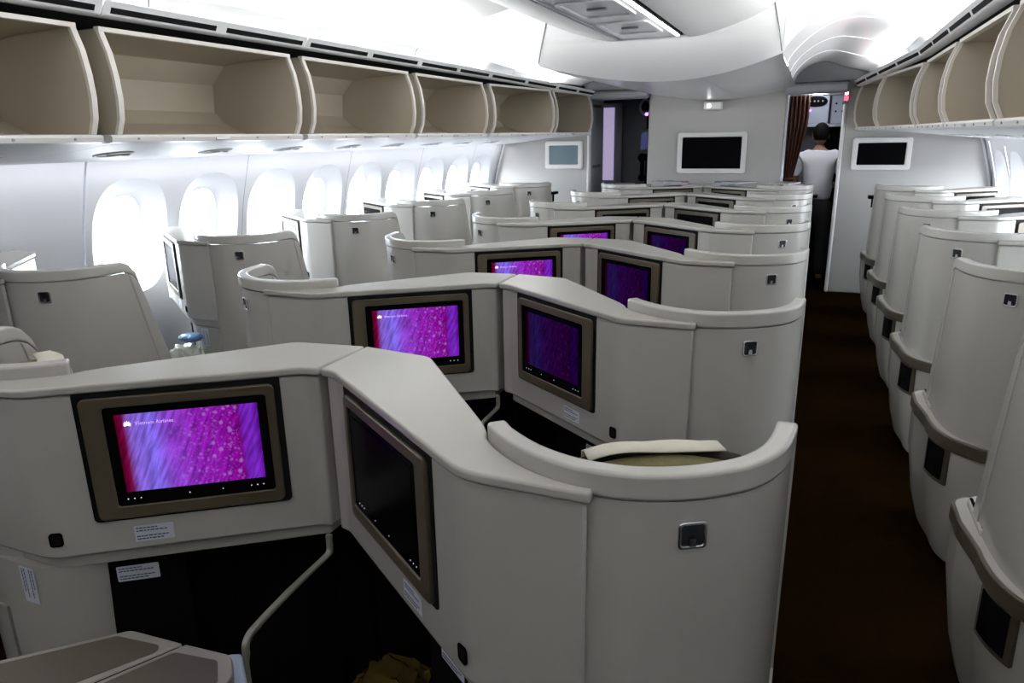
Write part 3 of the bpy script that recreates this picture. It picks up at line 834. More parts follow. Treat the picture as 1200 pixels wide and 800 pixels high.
    B(mir(MB().loft([[(x, y, z) for x, y in cut(outline(0.016)) + [(0.965, 1.32), (0.93, 1.16), (0.875, 1.06)]] for z in (0.5035, 0.556)]), s), 'trim_band', M_TRIM, bevel=0.004)
    arm = B(mir(MB().prism(fillet([(0.975, 1.33), (1.055, 1.36), (1.055, 1.585), (0.975, 1.595)], [0.01, 0.01, 0.08, 0.01], 4), 0.5565, 0.580), s), 'armrest', M_RIM, bevel=0.006)
    B(mir(MB().box((1.045, 1.46, 0.581), (0.008, 0.19, 0.006)), s), 'armrest_slot', M_BLACK, arm)
    ol = [Vector(p) for p in outline(0.0145)]; j0 = len(ol) // 2 - 14
    seg = [p for p in ol if 0.96 < p.x and 1.04 < p.y < 1.20]
    nn = normals2(seg)
    def strip2(pts, nr, z0, z1, a, b):
        rgs = []
        for p, q in zip(pts, nr):
            rgs.append([(p.x + q.x * a, p.y + q.y * a, z0), (p.x + q.x * b, p.y + q.y * b, z0), (p.x + q.x * b, p.y + q.y * b, z1), (p.x + q.x * a, p.y + q.y * a, z1)])
        return MB().loft(rgs)
    pk = B(mir(strip2(seg, nn, 0.36, 0.5035, -0.02, 0.002), s), 'pocket_frame', M_TRIM)
    B(mir(strip2(seg[1:-1], nn[1:-1], 0.375, 0.502, -0.01, 0.0045), s), 'pocket', M_BLACK, pk)
    # the seat itself
    rv = Vector((0.875, 0.485, 0)); fv = Vector((-0.485, 0.875, 0)); C0 = Vector((0.823, 1.150, 0))
    def seatbox(c, su, sf, z0, z1, lean=0.0, crown=0.0):
        mb = MB(); rings = []
        nz = 8
        for k in range(nz + 1):
            t = k / nz; z = z0 + (z1 - z0) * t; sh = fv * (lean * (t - 1)) * -1
            e = math.sin(PI * (0.12 + 0.76 * t)) ** 0.35
            pr = rrect(su * 2 * (0.96 + 0.04 * e), sf * 2 * (0.8 + 0.2 * e), min(su, sf) * 0.75, 4)
            rings.append([tuple(Vector((c[0], c[1], 0)) + rv * a + fv * b + sh + Vector((0, 0, z))) for a, b in pr])
        return mb.loft(rings)
    cc = C0 + fv * 0.035
    B(mir(seatbox(cc, 0.20, 0.045, 0.50, 1.06, lean=0.06), s), 'backrest', M_DARKOL)
    cc2 = C0 + fv * 0.30 - rv * 0.02
    B(mir(seatbox(cc2, 0.20, 0.21, 0.36, 0.50), s), 'seat_cushion', M_DARKOL)
    B(mir(MB().box(tuple(cc2 + Vector((0, 0, 0.19))), (0.32, 0.34, 0.352), math.atan2(rv.y, rv.x)), s), 'seat_frame', M_BLACKM)
    # headrest: a rounded pad, top edge arched
    def pad(a0_, a1_, y0, y1, z0, z1, arch):
        rgs = []
        for k in range(13):
            t = k / 12; a = a0_ + (a1_ - a0_) * t; e = math.sin(PI * min(1, max(0, t * 0.9 + 0.05))) ** 0.5
            zt = z1 - arch * (2 * t - 1) ** 2; yy0, yy1 = y0, y1
            cs = fillet([(yy0, z0), (yy1, z0), (yy1, zt), (yy0, zt)], 0.02, 3)
            rgs.append([tuple(C0 + rv * a + fv * (b * (0.6 + 0.4 * e)) + Vector((0, 0, z))) for b, z in cs])
        return MB().loft(rgs)
    hd = B(mir(pad(-0.150, 0.170, -0.040, 0.06, 0.93, 1.140, 0.022), s), 'headrest', M_OLIVE)
    hd2 = B(mir(pad(-0.165, 0.190, 0.061, 0.090, 0.91, 1.143, 0.022), s), 'headrest_front', M_DARKOL, hd)
    # linen cover folded over the top
    am = MB()
    def lin(u, v):
        a = -0.105 + 0.255 * u
        if v < 0.35: b = 0.035 + (0.096 - 0.035) * v / 0.35; z = 1.149 + 0.004 * math.sin(u * 7) - 0.010 * (2 * u - 1) ** 2
        else: b = 0.097; z = 1.147 - 0.010 * (2 * u - 1) ** 2 - (v - 0.35) / 0.65 * 0.16
        return tuple(C0 + rv * a + fv * (b + 0.002 * math.sin(u * 11)) + Vector((0, 0, z)))
    am.grid(lin, 14, 8)
    ln = B(mir(am, s), 'headrest_cover', M_CLOTH, fix=False)
    sm = ln.modifiers.new('thick', 'SOLIDIFY'); sm.thickness = 0.003; sm.offset = 1
    return r


def copy_tree(o, parent=None):
    c = o.copy(); COL.objects.link(c); c.parent = parent
    for ch in o.children: copy_tree(ch, c)
    return c


def setmat(o, mt):
    o.material_slots[0].link = 'OBJECT'; o.material_slots[0].material = mt


def find(o, name):
    for c in o.children_recursive:
        if c.name.split('.')[0] == name: return c


PROTO = {(s, w): suite_meshes(s, w) for s in (1, -1) for w in (False, True)}
used = {k: False for k in PROTO}
PIT = 1.065


def suite(s, dx, dy, label, group, cover=True, display=M_DISPDARK, front=False):
    key = (s, abs(dx) > 1)
    if not used[key]: r = PROTO[key]; used[key] = True
    else: r = copy_tree(PROTO[key])
    r.location = (s * 0.72 + dx, 1.28 + dy, 0)
    r['label'] = label; r['category'] = 'seat suite' if not front else 'console'; r['group'] = group
    if abs(dx) > 1: r.scale = (1, 1, 1.015)
    if front: r.name = 'front_console'
    return r


def drop(r, *names):
    for n in names:
        o = find(r, n)
        if o:
            for c in list(o.children_recursive): bpy.data.objects.remove(c)
            bpy.data.objects.remove(o)


SUITES = []
nth = ['nearest', 'second', 'third', 'fourth', 'fifth', 'sixth']
rdesc = ['nearest right-hand centre suite, white shell round an olive headrest with white linen, screen dark',
         'second right-hand centre suite from the front of the picture, dim purple screen',
         'third right-hand centre suite along the aisle, dim purple screen half hidden',
         'fourth right-hand centre suite, its headrest linen showing over the shell',
         'fifth right-hand centre suite along the aisle, only its top in view',
         'sixth and farthest right-hand centre suite before the front console']
ldesc = ['nearest left-hand centre suite, large bright magenta screen in a bronze frame',
         'second left-hand centre suite, bright magenta screen partly hidden by the near console',
         'third left-hand centre suite, only the top of its magenta screen in view',
         'fourth left-hand centre suite, a magenta sliver of screen in view',
         'fifth left-hand centre suite, only its top and coat hook in view',
         'sixth and farthest left-hand centre suite before the front console']
for k in range(6):
    for s, desc in ((1, rdesc), (-1, ldesc)):
        r = suite(s, 0, PIT * k, desc[k], 'white seat suites down the centre')
        SUITES.append((s, k, r))
ldw = ['nearest left window suite, tall white shell with a square coat hook at the left edge', 'second left window suite, white shell with its side console block showing', 'third left window suite along the windows', 'fourth left window suite along the windows', 'fifth left window suite, before the left front console']
rdw = ['nearest right window suite, shell filling the right picture edge above a bronze band', 'second right window suite from the right picture edge, tall shell with a coat hook', 'third suite along the right windows', 'fourth suite along the right windows', 'fifth and farthest suite along the right windows before the front console']
for n in range(1, 6):
    SUITES.append((1, 100 + n, suite(1, -2.632, 1.07 - 1.297 + PIT * n, ldw[n - 1], 'white seat suites by the left windows')))
    SUITES.append((-1, 200 + n, suite(-1, 2.632, 1.07 - 1.297 + PIT * n, rdw[n - 1], 'white seat suites by the right windows')))
FRONT = [(1, 0, 6 * PIT, 'right half of the white front console with magazines lying on it'), (-1, 0, 6 * PIT, 'left half of the white front console below the big wall screen'),
         (1, -2.632, 1.07 - 1.297 + 6 * PIT, 'white front console by the left bulkhead under the small lit screen'), (-1, 2.632, 1.07 - 1.297 + 6 * PIT, 'white front console by the right bulkhead under the small dark screen')]
for s, dx, dy, lb in FRONT:
    r = suite(s, dx, dy, lb, 'front consoles at the bulkheads', front=True)
    SUITES.append((s, 300, r))
    drop(r, 'headrest', 'headrest_cover', 'backrest', 'seat_cushion', 'seat_frame', 'kick_panel', 'armrest')
    off = (s * 0.72, 1.28, 0)
    ins = [(p.x, p.y) for p in offset(PATH, -0.022)]
    poly = ins + [(1.014, 1.44), (0.56, 1.44), (0.53, 1.12)]
    mir(MB().prism(poly, 1.15, 1.19), s).build('counter_top', M_CAP, r, off=off, bevel=0.004)
    mir(MB().prism([(0.985, 1.30), (1.005, 1.30), (1.005, 1.45), (0.57, 1.45), (0.57, 1.43), (0.985, 1.43)], 0.56, 1.149), s).build('rear_panel', M_SHELL, r, off=off)
    mir(MB().box((1.075, 1.36, 1.09), (0.05, 0.12, 0.03)).box((1.06, 1.36, 1.04), (0.015, 0.03, 0.09)), s).build('hand_grip', M_BLACK, r, off=off, bevel=0.006)

# screens: lit pictures on the left, right-hand ones darkened for the oblique view; centre dividers
for s, k, r in SUITES:
    d = find(r, 'display')
    if k < 100:
        if s < 0: setmat(d, M_DISP if k < 4 else M_DISPDARK)
        else: setmat(d, M_DISPM if 1 <= k <= 3 else M_DISPDARK)
        if s > 0: r['label'] = r['label']
        # keep the linen cover only where the photograph shows one over the shell
        if s > 0:
            off = (0.72, 1.28, 0)
            prof_ = [(1.285, 0.745), (1.284, 0.702), (1.12, 0.690), (1.02, 0.678), (0.985, 0.662), (0.970, 0.62), (0.966, 0.10), (1.285, 0.10)]
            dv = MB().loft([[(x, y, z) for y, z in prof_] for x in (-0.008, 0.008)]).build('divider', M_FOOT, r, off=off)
            edge = [(1.284, 0.754), (1.284, 0.700), (1.12, 0.692), (1.05, 0.684), (1.02, 0.680), (0.975, 0.672), (0.968, 0.40), (0.966, 0.10)]
            ep = [Vector(p) for p in fillet(edge, [0, 0.02, 0.03, 0.0, 0.0, 0.03, 0.0, 0], 6)]
            nr = normals2(ep); mb = MB(); rg = []
            for p, n_ in zip(ep, nr):
                a = p + n_ * -0.004; b = p + n_ * 0.008
                if n_.y < -0.5 or n_.x > 0.9: a, b = p - n_ * -0.004, p - n_ * 0.008
                rg.append([(-0.0075, a.x, a.y), (0.0075, a.x, a.y), (0.0075, b.x, b.y), (-0.0075, b.x, b.y)])
            mb.loft(rg).build('edge_trim', M_TRAYR, dv, off=off, bevel=0.003)

for s, k, r in SUITES:
    if k < 300 and not (k == 0 or (k == 3 and s > 0) or (k == 1 and s < 0)):
        for nme in ('headrest', 'headrest_cover'):
            find(r, nme).location.z -= 0.10

# the airline's mark and name on the two nearest lit screens
def lotus(scale):
    mb = MB()
    for a, ln in ((0, 1.0), (28, 0.95), (-28, 0.95), (56, 0.85), (-56, 0.85), (84, 0.72), (-84, 0.72)):
        t = math.radians(a); d = Vector((math.sin(t), math.cos(t))); n = Vector((d.y, -d.x))
        pts = [Vector((0, 0)), d * ln * 0.55 + n * 0.17, d * ln, d * ln * 0.55 - n * 0.17]
        z0, z1 = 0.0, 0.0004
        mb.loft([[(p.x * scale, p.y * scale, z) for p in pts] for z in (z0, z1)])
    return mb


for k in (0, 1, 2):
    r = next(q for s_, kk, q in SUITES if s_ < 0 and kk == k)
    bz = find(r, 'screen_bezel')
    O, X, Zv, Nn = front_frame(-1)
    Xs = -X                                          # to the viewer's right
    base = O + X * (0.248 + 0.130) + Zv * 1.078 + Nn * 0.0078 - Vector((-0.72, 1.28, 0))
    Mx = Matrix((Xs, Zv, Nn)).transposed().to_4x4()
    e = lotus(0.0125).build('airline_emblem', M_LOGO, bz); e.matrix_basis = Matrix.Translation(base) @ Mx
    cu = bpy.data.curves.new('airline_name', 'FONT'); cu.body = 'Vietnam Airlines'; cu.size = 0.0125; cu.extrude = 0.0001
    cu.materials.append(M_LOGOD)
    tmp = bpy.data.objects.new('tmp', cu); COL.objects.link(tmp)
    bpy.context.view_layer.update()
    me = bpy.data.meshes.new_from_object(tmp.evaluated_get(bpy.context.evaluated_depsgraph_get())); bpy.data.objects.remove(tmp)
    fo = bpy.data.objects.new('airline_name', me); COL.objects.link(fo); fo.parent = bz
    fo.matrix_basis = Matrix.Translation(base + Xs * 0.0155 - Zv * 0.0005) @ Mx

# ------------------------------------------------------------------ loose things near the camera
# tray / centre console of the row the photographer stands in
tr = empty('folding_tray', (-0.12, 0.72, 0.0), 'beige folding tray table with a pale rim and a hinge, at the lower left corner', 'tray')
off = (-0.12, 0.72, 0)
U = Vector((0.60, 0.80)).normalized()
def traypoly(pts, inset):
    c = Vector((sum(p[0] for p in pts) / len(pts), sum(p[1] for p in pts) / len(pts))); out = []
    for p in pts:
        d = (c - Vector(p)); out.append(tuple(Vector(p) + d.normalized() * inset))
    return out
A1 = [(-0.52, 0.60), (-0.225, 0.885), (-0.085, 0.893), (-0.25, 0.585), (-0.33, 0.45), (-0.50, 0.42)]
A2 = [(-0.078, 0.8935), (0.035, 0.903), (0.088, 0.85), (-0.02, 0.60), (-0.14, 0.45), (-0.318, 0.45), (-0.243, 0.585)]
for nme, P in (('table_leaf', A1), ('table_leaf', A2)):
    f = fillet(P, [0.03, 0.03, 0.004, 0, 0.03, 0.03] if len(P) == 6 else [0.004, 0.035, 0.035, 0, 0.03, 0.004, 0], 5)
    lf = MB().prism(f, 0.675, 0.700).build(nme, M_TRAYR, tr, off=off, bevel=0.006, seg=3)
    MB().prism(fillet(traypoly(P, 0.028), 0.015, 4), 0.6995, 0.7008).build('leaf_inlay', M_TRAY, lf, off=off)
MB().loft([[(x, y, z) for x, y in ((-0.086, 0.880), (-0.077, 0.880), (-0.246, 0.575), (-0.252, 0.578))] for z in (0.69, 0.6995)]).build('hinge', M_BLACKM, tr, off=off)
MB().box((-0.2, 0.62, 0.34), (0.10, 0.14, 0.668)).build('table_post', M_GRAYP, tr, off=off, bevel=0.01)
bp = tag(MB().loft([[(x, y, z) for x, y in fillet([(-0.012, 0.925), (0.022, 0.940), (0.104, 0.868), (0.082, 0.850)], 0.010, 4)] for z in (0.02, 0.672)]).build('bottle_holder', M_BLUEP, bevel=0.006), 'blue-grey plastic holder edge beside the beige tray table', 'holder')


def crumple(name, c, size, mt, label, cat, seed, group=None, parent=None):
    bm = bmesh.new(); bmesh.ops.create_icosphere(bm, subdivisions=5, radius=1.0)
    rr = random.Random(seed); dirs = [Vector((rr.gauss(0, 1), rr.gauss(0, 1), rr.gauss(0, 1))).normalized() for _ in range(46)]
    for v in bm.verts:
        p = v.co.normalized()
        q = Vector((math.copysign(abs(p.x) ** 0.55, p.x), math.copysign(abs(p.y) ** 0.55, p.y), math.copysign(abs(p.z) ** 0.8, p.z)))
        d = 1 + 0.05 * max((p.dot(d_) - 0.8) * 4 for d_ in dirs) - 0.05 * abs(math.sin(9 * p.x + 7 * p.y * p.z + seed)) - 0.045 * abs(math.sin(15 * p.y + 8 * p.z + 4 * p.x)) - 0.03 * abs(math.sin(27 * p.x - 11 * p.z + 6 * p.y))
        v.co = Vector((q.x * size[0], q.y * size[1], q.z * size[2])) * d
    zm = min(v.co.z for v in bm.verts)
    for v in bm.verts: v.co.z -= zm
    me = bpy.data.meshes.new(name); bm.to_mesh(me); bm.free(); me.shade_smooth(); me.set_sharp_from_angle(angle=math.radians(50)); me.materials.append(mt)
    o = bpy.data.objects.new(name, me); COL.objects.link(o); o.location = c
    if parent: o.parent = parent
    else: tag(o, label, cat, group)
    return o


crumple('wrapped_blanket', (0.15, 1.29, 0.0), (0.12, 0.11, 0.20), M_FOIL, 'gold plastic wrapped blanket in the footwell right of the divider', 'blanket', 3)
crumple('wrapped_blanket', (-0.235, 1.27, 0.0), (0.09, 0.08, 0.20), M_FOIL, 'gold plastic wrapped blanket in the footwell left of the divider', 'blanket', 5)
crumple('wrapped_pillow', (-2.06, 2.78, 0.0), (0.12, 0.10, 0.325), M_WRAP, 'clear plastic wrapped pillow beside the second left window suite', 'pillow', 8)
crumple('wrapped_headset', (-2.03, 2.80, 0.655), (0.06, 0.05, 0.022), M_WRAPB, 'small blue plastic packet lying on the wrapped pillow', 'packet', 9)

# magazines on the front console
rr = random.Random(4)
spots = [(-0.36, 7.62, 0.62, M_MAGC, 0), (-0.22, 7.78, 0.75, M_MAGA, 0), (-0.30, 7.74, 0.45, M_MAGB, 1), (0.17, 7.80, -0.6, M_MAGA, 0), (0.36, 7.62, -0.75, M_MAGC, 0), (0.24, 7.75, -0.35, M_MAGB, 1), (0.80, 7.62, -0.1, M_MAGB, 0), (0.83, 7.63, 0.35, M_MAGA, 1), (0.79, 7.62, -0.4, M_MAGC, 2), (-0.80, 7.62, 0.2, M_MAGC, 0), (-0.26, 7.76, 0.2, M_MAGA, 2), (0.21, 7.77, 0.1, M_MAGC, 2)]
lm = ['grey-covered magazine lying askew across the pile on the left wing of the front console', 'red-covered magazine at the bottom of the pile left of the console spine', 'pale magazine in the middle of the pile left of the console spine', 'red-covered magazine at the bottom of the pile right of the console spine', 'grey magazine lying askew across the pile on the right wing of the front console', 'pale magazine in the middle of the pile right of the console spine', 'pale magazine at the bottom of the pile at the right end of the front console', 'red-covered magazine in the middle of the right end pile', 'grey magazine on top of the right end pile', 'grey magazine at the left end of the front console', 'red-covered magazine topmost left of the console spine', 'grey magazine topmost right of the console spine']
for i, ((x, y, a, mt, lv), lb) in enumerate(zip(spots, lm)):
    z = (1.1905 if abs(x) > 0.6 else 1.1835) + 0.0125 * (lv + (3 if i in (0, 4) else 0))
    g = empty('magazine', (x, y, z), lb, 'magazine', 'magazines on the front console', rz=a)
    MB().box((0, 0, 0.005), (0.20, 0.27, 0.009)).build('pages', M_PAPER, g)
    MB().box((0, 0, 0.0108), (0.205, 0.275, 0.0022)).build('cover', mt, g)
    MB().box((-0.101, 0, 0.0055), (0.003, 0.275, 0.011)).build('spine', mt, g)

# ------------------------------------------------------------------ front bulkheads and entry zone
def bulk(name, x0, x1, z1, y=Y1, th=0.06, mt=M_BULK, bev=0.012):
    o = MB().box(((x0 + x1) / 2, y + th / 2, z1 / 2), (x1 - x0, th, z1)).build(name, mt, bevel=bev); return struct(o)


bulk('wall_front', -0.745, 0.715, 2.165)
# left and right bulkheads follow the sidewall and the bins
for s, nm_ in ((-1, 'wall_front_left'), (1, 'wall_front_right')):
    pts = [(1.30 if s > 0 else 1.456, 0), (2.60, 0), (2.735, 0.75), (2.66, 1.3), (2.56, 1.66), (2.4, 2.0), (1.8, 2.22), (1.30 if s > 0 else 1.456, 2.22)]
    MB().loft([[(s * x, y, z) for x, z in pts] for y in (Y1, Y1 + 0.06)]).build(nm_, M_BULK, bevel=0.01)
    struct(bpy.data.objects[nm_])
    # curved edge trim where the bulkhead meets the sidewall
    MB().tube([(s * (wall_x(0.5 + 0.07 * k) - 0.03), Y1 - 0.008, 0.5 + 0.07 * k) for k in range(17)], 0.010, 6).build('baseboard_front_left' if s < 0 else 'baseboard_front_right', M_WALL, None, kind='structure')
struct(MB().box((1.285, Y1 + 0.03, 1.05), (0.035, 0.09, 2.10)).build('trim_5', M_LIP, bevel=0.012))
struct(MB().box((0.727, Y1 + 0.03, 1.04), (0.022, 0.08, 2.08)).build('trim_6', M_STEEL, bevel=0.006))
struct(MB().box((-1.452, Y1 + 0.03, 1.10), (0.03, 0.09, 2.20)).build('trim_7', M_LIP, bevel=0.012))
struct(MB().box((1.0, 8.40, 2.13), (0.62, 0.12, 0.11)).build('trim_8', M_GRAYP, bevel=0.03))
struct(MB().box((-1.1, 8.40, 2.14), (0.72, 0.12, 0.10)).build('trim_9', M_GRAYP, bevel=0.03))


def wall_screen(cx, cz, w, h, label, mt, name='wall_screen', fr=0.06):
    g = empty(name, (cx, Y1, cz), label, 'screen'); o = g.location
    ring_plate(rrect(w + fr, h + fr, 0.025), rrect(w - fr * 0.75, h - fr * 0.75, 0.012), (cx, Y1, cz), (1, 0, 0), (0, 0, 1), (0, -1, 0), 0, 0.035).build('frame', M_LIP, g, off=o, bevel=0.01)
    plate(rrect(w - fr * 0.7, h - fr * 0.7, 0.012), (cx, Y1, cz), (1, 0, 0), (0, 0, 1), (0, -1, 0), 0.002, 0.018).build('display', mt, g, off=o)


wall_screen(-0.030, 1.492, 0.685, 0.385, 'big dark screen in a white frame on the centre bulkhead', M_BLACK)
wall_screen(-1.755, 1.482, 0.41, 0.265, 'small lit grey-blue screen on the left bulkhead', M_SCREENGREY)
wall_screen(1.668, 1.470, 0.49, 0.265, 'small dark screen on the right bulkhead beside the doorway', M_BLACK)
eb = empty('emergency_lamp', (-0.03, 8.36, 2.04), 'small white lamp box under the ceiling above the big screen', 'lamp')
MB().box((-0.03, 8.38, 1.99), (0.19, 0.10, 0.085)).build('housing', M_LIP, eb, off=eb.location, bevel=0.015)
MB().box((-0.07, 8.327, 1.99), (0.035, 0.01, 0.035)).build('lens', M_LEDW, eb, off=eb.location, bevel=0.003)
cl = empty('call_light', (1.285, 8.41, 2.09), 'small call light, white over red, at the top of the right door post', 'lamp')
MB().box((1.285, 8.408, 2.035), (0.05, 0.03, 0.13)).build('housing', M_GRAYP, cl, off=cl.location, bevel=0.006)
MB().box((1.285, 8.390, 2.072), (0.030, 0.012, 0.030)).build('white_lens', M_LEDW, cl, off=cl.location, bevel=0.004)
MB().box((1.285, 8.390, 2.022), (0.038, 0.012, 0.040)).build('red_lens', M_LEDR, cl, off=cl.location, bevel=0.004)

# left of the centre bulkhead: closet side, door blind glowing in place of daylight, dark entry wall with handset
struct(MB().box((-1.476, 8.80, 1.10), (0.05, 0.60, 2.2)).build('wall_closet', M_GRAYP, bevel=0.006))
for z in (2.04, 1.335):
    struct(MB().box((-1.447, 8.78, z), (0.012, 0.34, 0.035)).build('trim_10', M_DGRAY, bevel=0.004))
d1 = struct(bpy.data.objects.new('door_1', None)); COL.objects.link(d1)
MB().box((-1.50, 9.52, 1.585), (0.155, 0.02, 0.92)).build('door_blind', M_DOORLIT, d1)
MB().box((-1.50, 9.54, 1.05), (0.36, 0.02, 2.1)).build('door_leaf', M_GRAYP, d1)
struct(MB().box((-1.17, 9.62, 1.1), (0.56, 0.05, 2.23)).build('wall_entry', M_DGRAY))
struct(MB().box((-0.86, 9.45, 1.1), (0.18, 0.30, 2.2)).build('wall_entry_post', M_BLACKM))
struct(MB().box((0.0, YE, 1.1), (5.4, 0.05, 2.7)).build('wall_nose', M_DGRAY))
struct(MB().box((0.0, Y0, 1.35), (5.6, 0.05, 2.7)).build('wall_back', M_DGRAY))  # unseen, added to close the cabin; dark to cut light from behind
hs = empty('handset', (-1.00, 9.28, 1.25), 'dark crew handset on the entry post left of the centre bulkhead', 'phone')
MB().cyl((-0.985, 9.28, 1.42), 0.055, 0.04, 'Y', 16).build('earpiece', M_BLACK, hs, off=hs.location)
MB().box((-0.985, 9.285, 1.28), (0.05, 0.035, 0.22)).build('grip', M_BLACK, hs, off=hs.location, bevel=0.012)
MB().cyl((-0.985, 9.28, 1.17), 0.045, 0.04, 'Y', 16).build('mouthpiece', M_BLACK, hs, off=hs.location)
cp = empty('crew_panel', (-0.99, 9.28, 1.55), 'small crew panel with a blue screen on the dark entry post', 'panel')
MB().box((-0.985, 9.286, 1.62), (0.15, 0.025, 0.30)).build('panel_body', M_DGRAY, cp, off=cp.location, bevel=0.006)
MB().box((-0.965, 9.270, 1.62), (0.08, 0.012, 0.20)).build('panel_screen', mat('panel_blue', (0.01, 0.012, 0.05), 0.3, emit=(0.008, 0.012, 0.06)), cp, off=cp.location)
rl = empty('round_lamp', (-0.965, 9.27, 2.03), 'round ringed lamp with a purple glow at the top of the entry post', 'lamp')
ring_plate([(0.075 * math.cos(a * PI / 14), 0.10 * math.sin(a * PI / 14)) for a in range(28)], [(0.055 * math.cos(a * PI / 14), 0.078 * math.sin(a * PI / 14)) for a in range(28)], (-0.965, 9.285, 2.03), (1, 0, 0), (0, 0, 1), (0, -1, 0), 0, 0.02).build('ring', M_GAL, rl, off=rl.location)
MB().cyl((-0.965, 9.285, 2.03), 0.055, 0.012, 'Y', 16).build('face', M_BLACK, rl, off=rl.location)
MB().cyl((-0.945, 9.266, 1.945), 0.020, 0.012, 'Y', 10).build('glow', M_LEDP, rl, off=rl.location)

# the galley seen through the right doorway
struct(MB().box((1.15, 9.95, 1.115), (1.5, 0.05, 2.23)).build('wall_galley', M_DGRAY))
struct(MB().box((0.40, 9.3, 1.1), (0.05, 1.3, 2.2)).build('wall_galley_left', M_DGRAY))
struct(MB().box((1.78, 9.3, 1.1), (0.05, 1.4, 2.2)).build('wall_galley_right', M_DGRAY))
gs = empty('galley_shelf', (1.08, 9.8, 1.765), 'steel shelf across the galley behind the standing man', 'shelf')
MB().box((1.08, 9.80, 1.778), (0.62, 0.26, 0.022)).build('shelf_board', M_STEEL, gs, off=gs.location, bevel=0.004)
MB().box((1.08, 9.668, 1.772), (0.62, 0.012, 0.035)).build('shelf_edge', M_STEEL, gs, off=gs.location, bevel=0.003)
cm = empty('coffee_maker', (1.005, 9.8, 1.79), 'grey coffee maker with an oval black control panel on the galley shelf', 'coffee maker')
MB().box((1.005, 9.80, 1.952), (0.29, 0.22, 0.324)).build('body', M_GAL, cm, off=cm.location, bevel=0.012)
plate([(0.125 * math.copysign(abs(math.cos(a * PI / 14)) ** 0.8, math.cos(a * PI / 14)), 0.060 * math.sin(a * PI / 14)) for a in range(28)], (1.0, 9.69, 2.045), (1, 0, 0), (0, 0, 1), (0, -1, 0), 0, 0.012).build('control_panel', M_BLACK, cm, off=cm.location)
for dx in (-0.07, -0.02, 0.02, 0.07):
    MB().cyl((1.0 + dx, 9.676, 2.05), 0.010, 0.006, 'Y', 10).build('button', M_GRAYP, cm, off=cm.location)
MB().cyl((0.94, 9.684, 1.945), 0.012, 0.008, 'Y', 10).build('indicator', M_LEDP, cm, off=cm.location)
gp = empty('galley_locker', (1.30, 9.85, 1.79), 'pale galley locker front dotted with two rows of holes beside the coffee maker', 'locker')
MB().box((1.30, 9.86, 1.952), (0.26, 0.10, 0.324)).build('panel_face', M_GAL, gp, off=gp.location, bevel=0.008)
for i in range(3):
    for j in range(2):
        MB().cyl((1.225 + 0.075 * i, 9.808, 1.93 + 0.09 * j), 0.012, 0.008, 'Y', 10).build('hole', M_BLACKM, gp, off=gp.location)
gc = empty('galley_counter', (1.12, 9.62, 0.0), 'dark galley counter in front of the standing man', 'counter')
MB().box((1.05, 9.70, 1.07), (0.95, 0.42, 0.035)).build('worktop', M_STEEL, gc, off=gc.location, bevel=0.005)
MB().box((1.05, 9.72, 0.53), (0.93, 0.38, 1.04)).build('cupboard', M_BLACKM, gc, off=gc.location)
ov = empty('galley_oven', (1.25, 9.86, 1.10), 'black galley oven under the shelf with a small blue lamp', 'oven')
MB().box((1.24, 9.86, 1.43), (0.34, 0.12, 0.64)).build('oven_body', M_BLACK, ov, off=ov.location, bevel=0.008)
MB().box((1.36, 9.795, 1.70), (0.05, 0.012, 0.03)).build('oven_lamp', M_LEDB, ov, off=ov.location)
ko = empty('coffee_pot', (0.92, 9.72, 1.088), 'small steel pot on the galley counter left of the man', 'pot')
MB().cyl((0.92, 9.72, 1.165), 0.05, 0.15, 'Z', 18, 0.04).build('pot_body', M_STEEL, ko, off=ko.location)
MB().cyl((0.92, 9.72, 1.25), 0.035, 0.02, 'Z', 18).build('pot_lid', M_BLACK, ko, off=ko.location)
MB().tube([(0.875, 9.72, 1.22), (0.84, 9.72, 1.21), (0.835, 9.72, 1.13), (0.875, 9.72, 1.11)], 0.008).build('pot_handle', M_BLACK, ko, off=ko.location)

# brown curtain tied back at the left side of the doorway
ct = empty('curtain', (0.80, 8.62, 0.0), 'brown curtain tied back at the left of the galley doorway', 'curtain')
def cur(u, v):
    z = 0.10 + 1.97 * v
    wide = 0.20 if v > 0.55 else 0.20
    pinch = 0.45 + 0.55 * min(1, abs(v - 0.56) / 0.30)
    x = 0.745 + u * wide * pinch
    return (x, 8.60 + 0.022 * math.sin(u * 5 * 2 * PI + v) * (0.5 + pinch / 2), z)
c_ = MB().grid(cur, 50, 26).build('curtain_cloth', M_CURT, ct, off=ct.location, fix=False, angle=80)
c_.modifiers.new('thick', 'SOLIDIFY').thickness = 0.004
MB().tube([(0.738, 8.60, 1.20), (0.77, 8.565, 1.205), (0.83, 8.57, 1.21), (0.845, 8.61, 1.205), (0.80, 8.635, 1.20)], 0.012).build('tie', M_CURT, ct, off=ct.location)
MB().tube([(0.74, 8.60, 2.075), (1.26, 8.60, 2.075)], 0.010).build('rail', M_STEEL, ct, off=ct.location)

# ------------------------------------------------------------------ the man at the galley
def skin_body(name, nodes, edges, mt, parent, root=0, sub=2):
    me = bpy.data.meshes.new(name); me.from_pydata([n[0] for n in nodes], edges, []); me.materials.append(mt)
    o = bpy.data.objects.new(name, me); COL.objects.link(o); o.parent = parent
    sk = o.modifiers.new('skin', 'SKIN'); sk.use_smooth_shade = True
    for d, n in zip(me.skin_vertices[0].data, nodes): d.radius = n[1] if isinstance(n[1], tuple) else (n[1], n[1])
    for d in me.skin_vertices[0].data: d.use_root = False
    me.skin_vertices[0].data[root].use_root = True
    ss = o.modifiers.new('subd', 'SUBSURF'); ss.levels = sub; ss.render_levels = sub
    return o


PX, PY = 1.085, 8.86
man = empty('person', (PX, PY, 0), 'man seen from behind in a white short-sleeved shirt and black trousers, working at the galley', 'person')
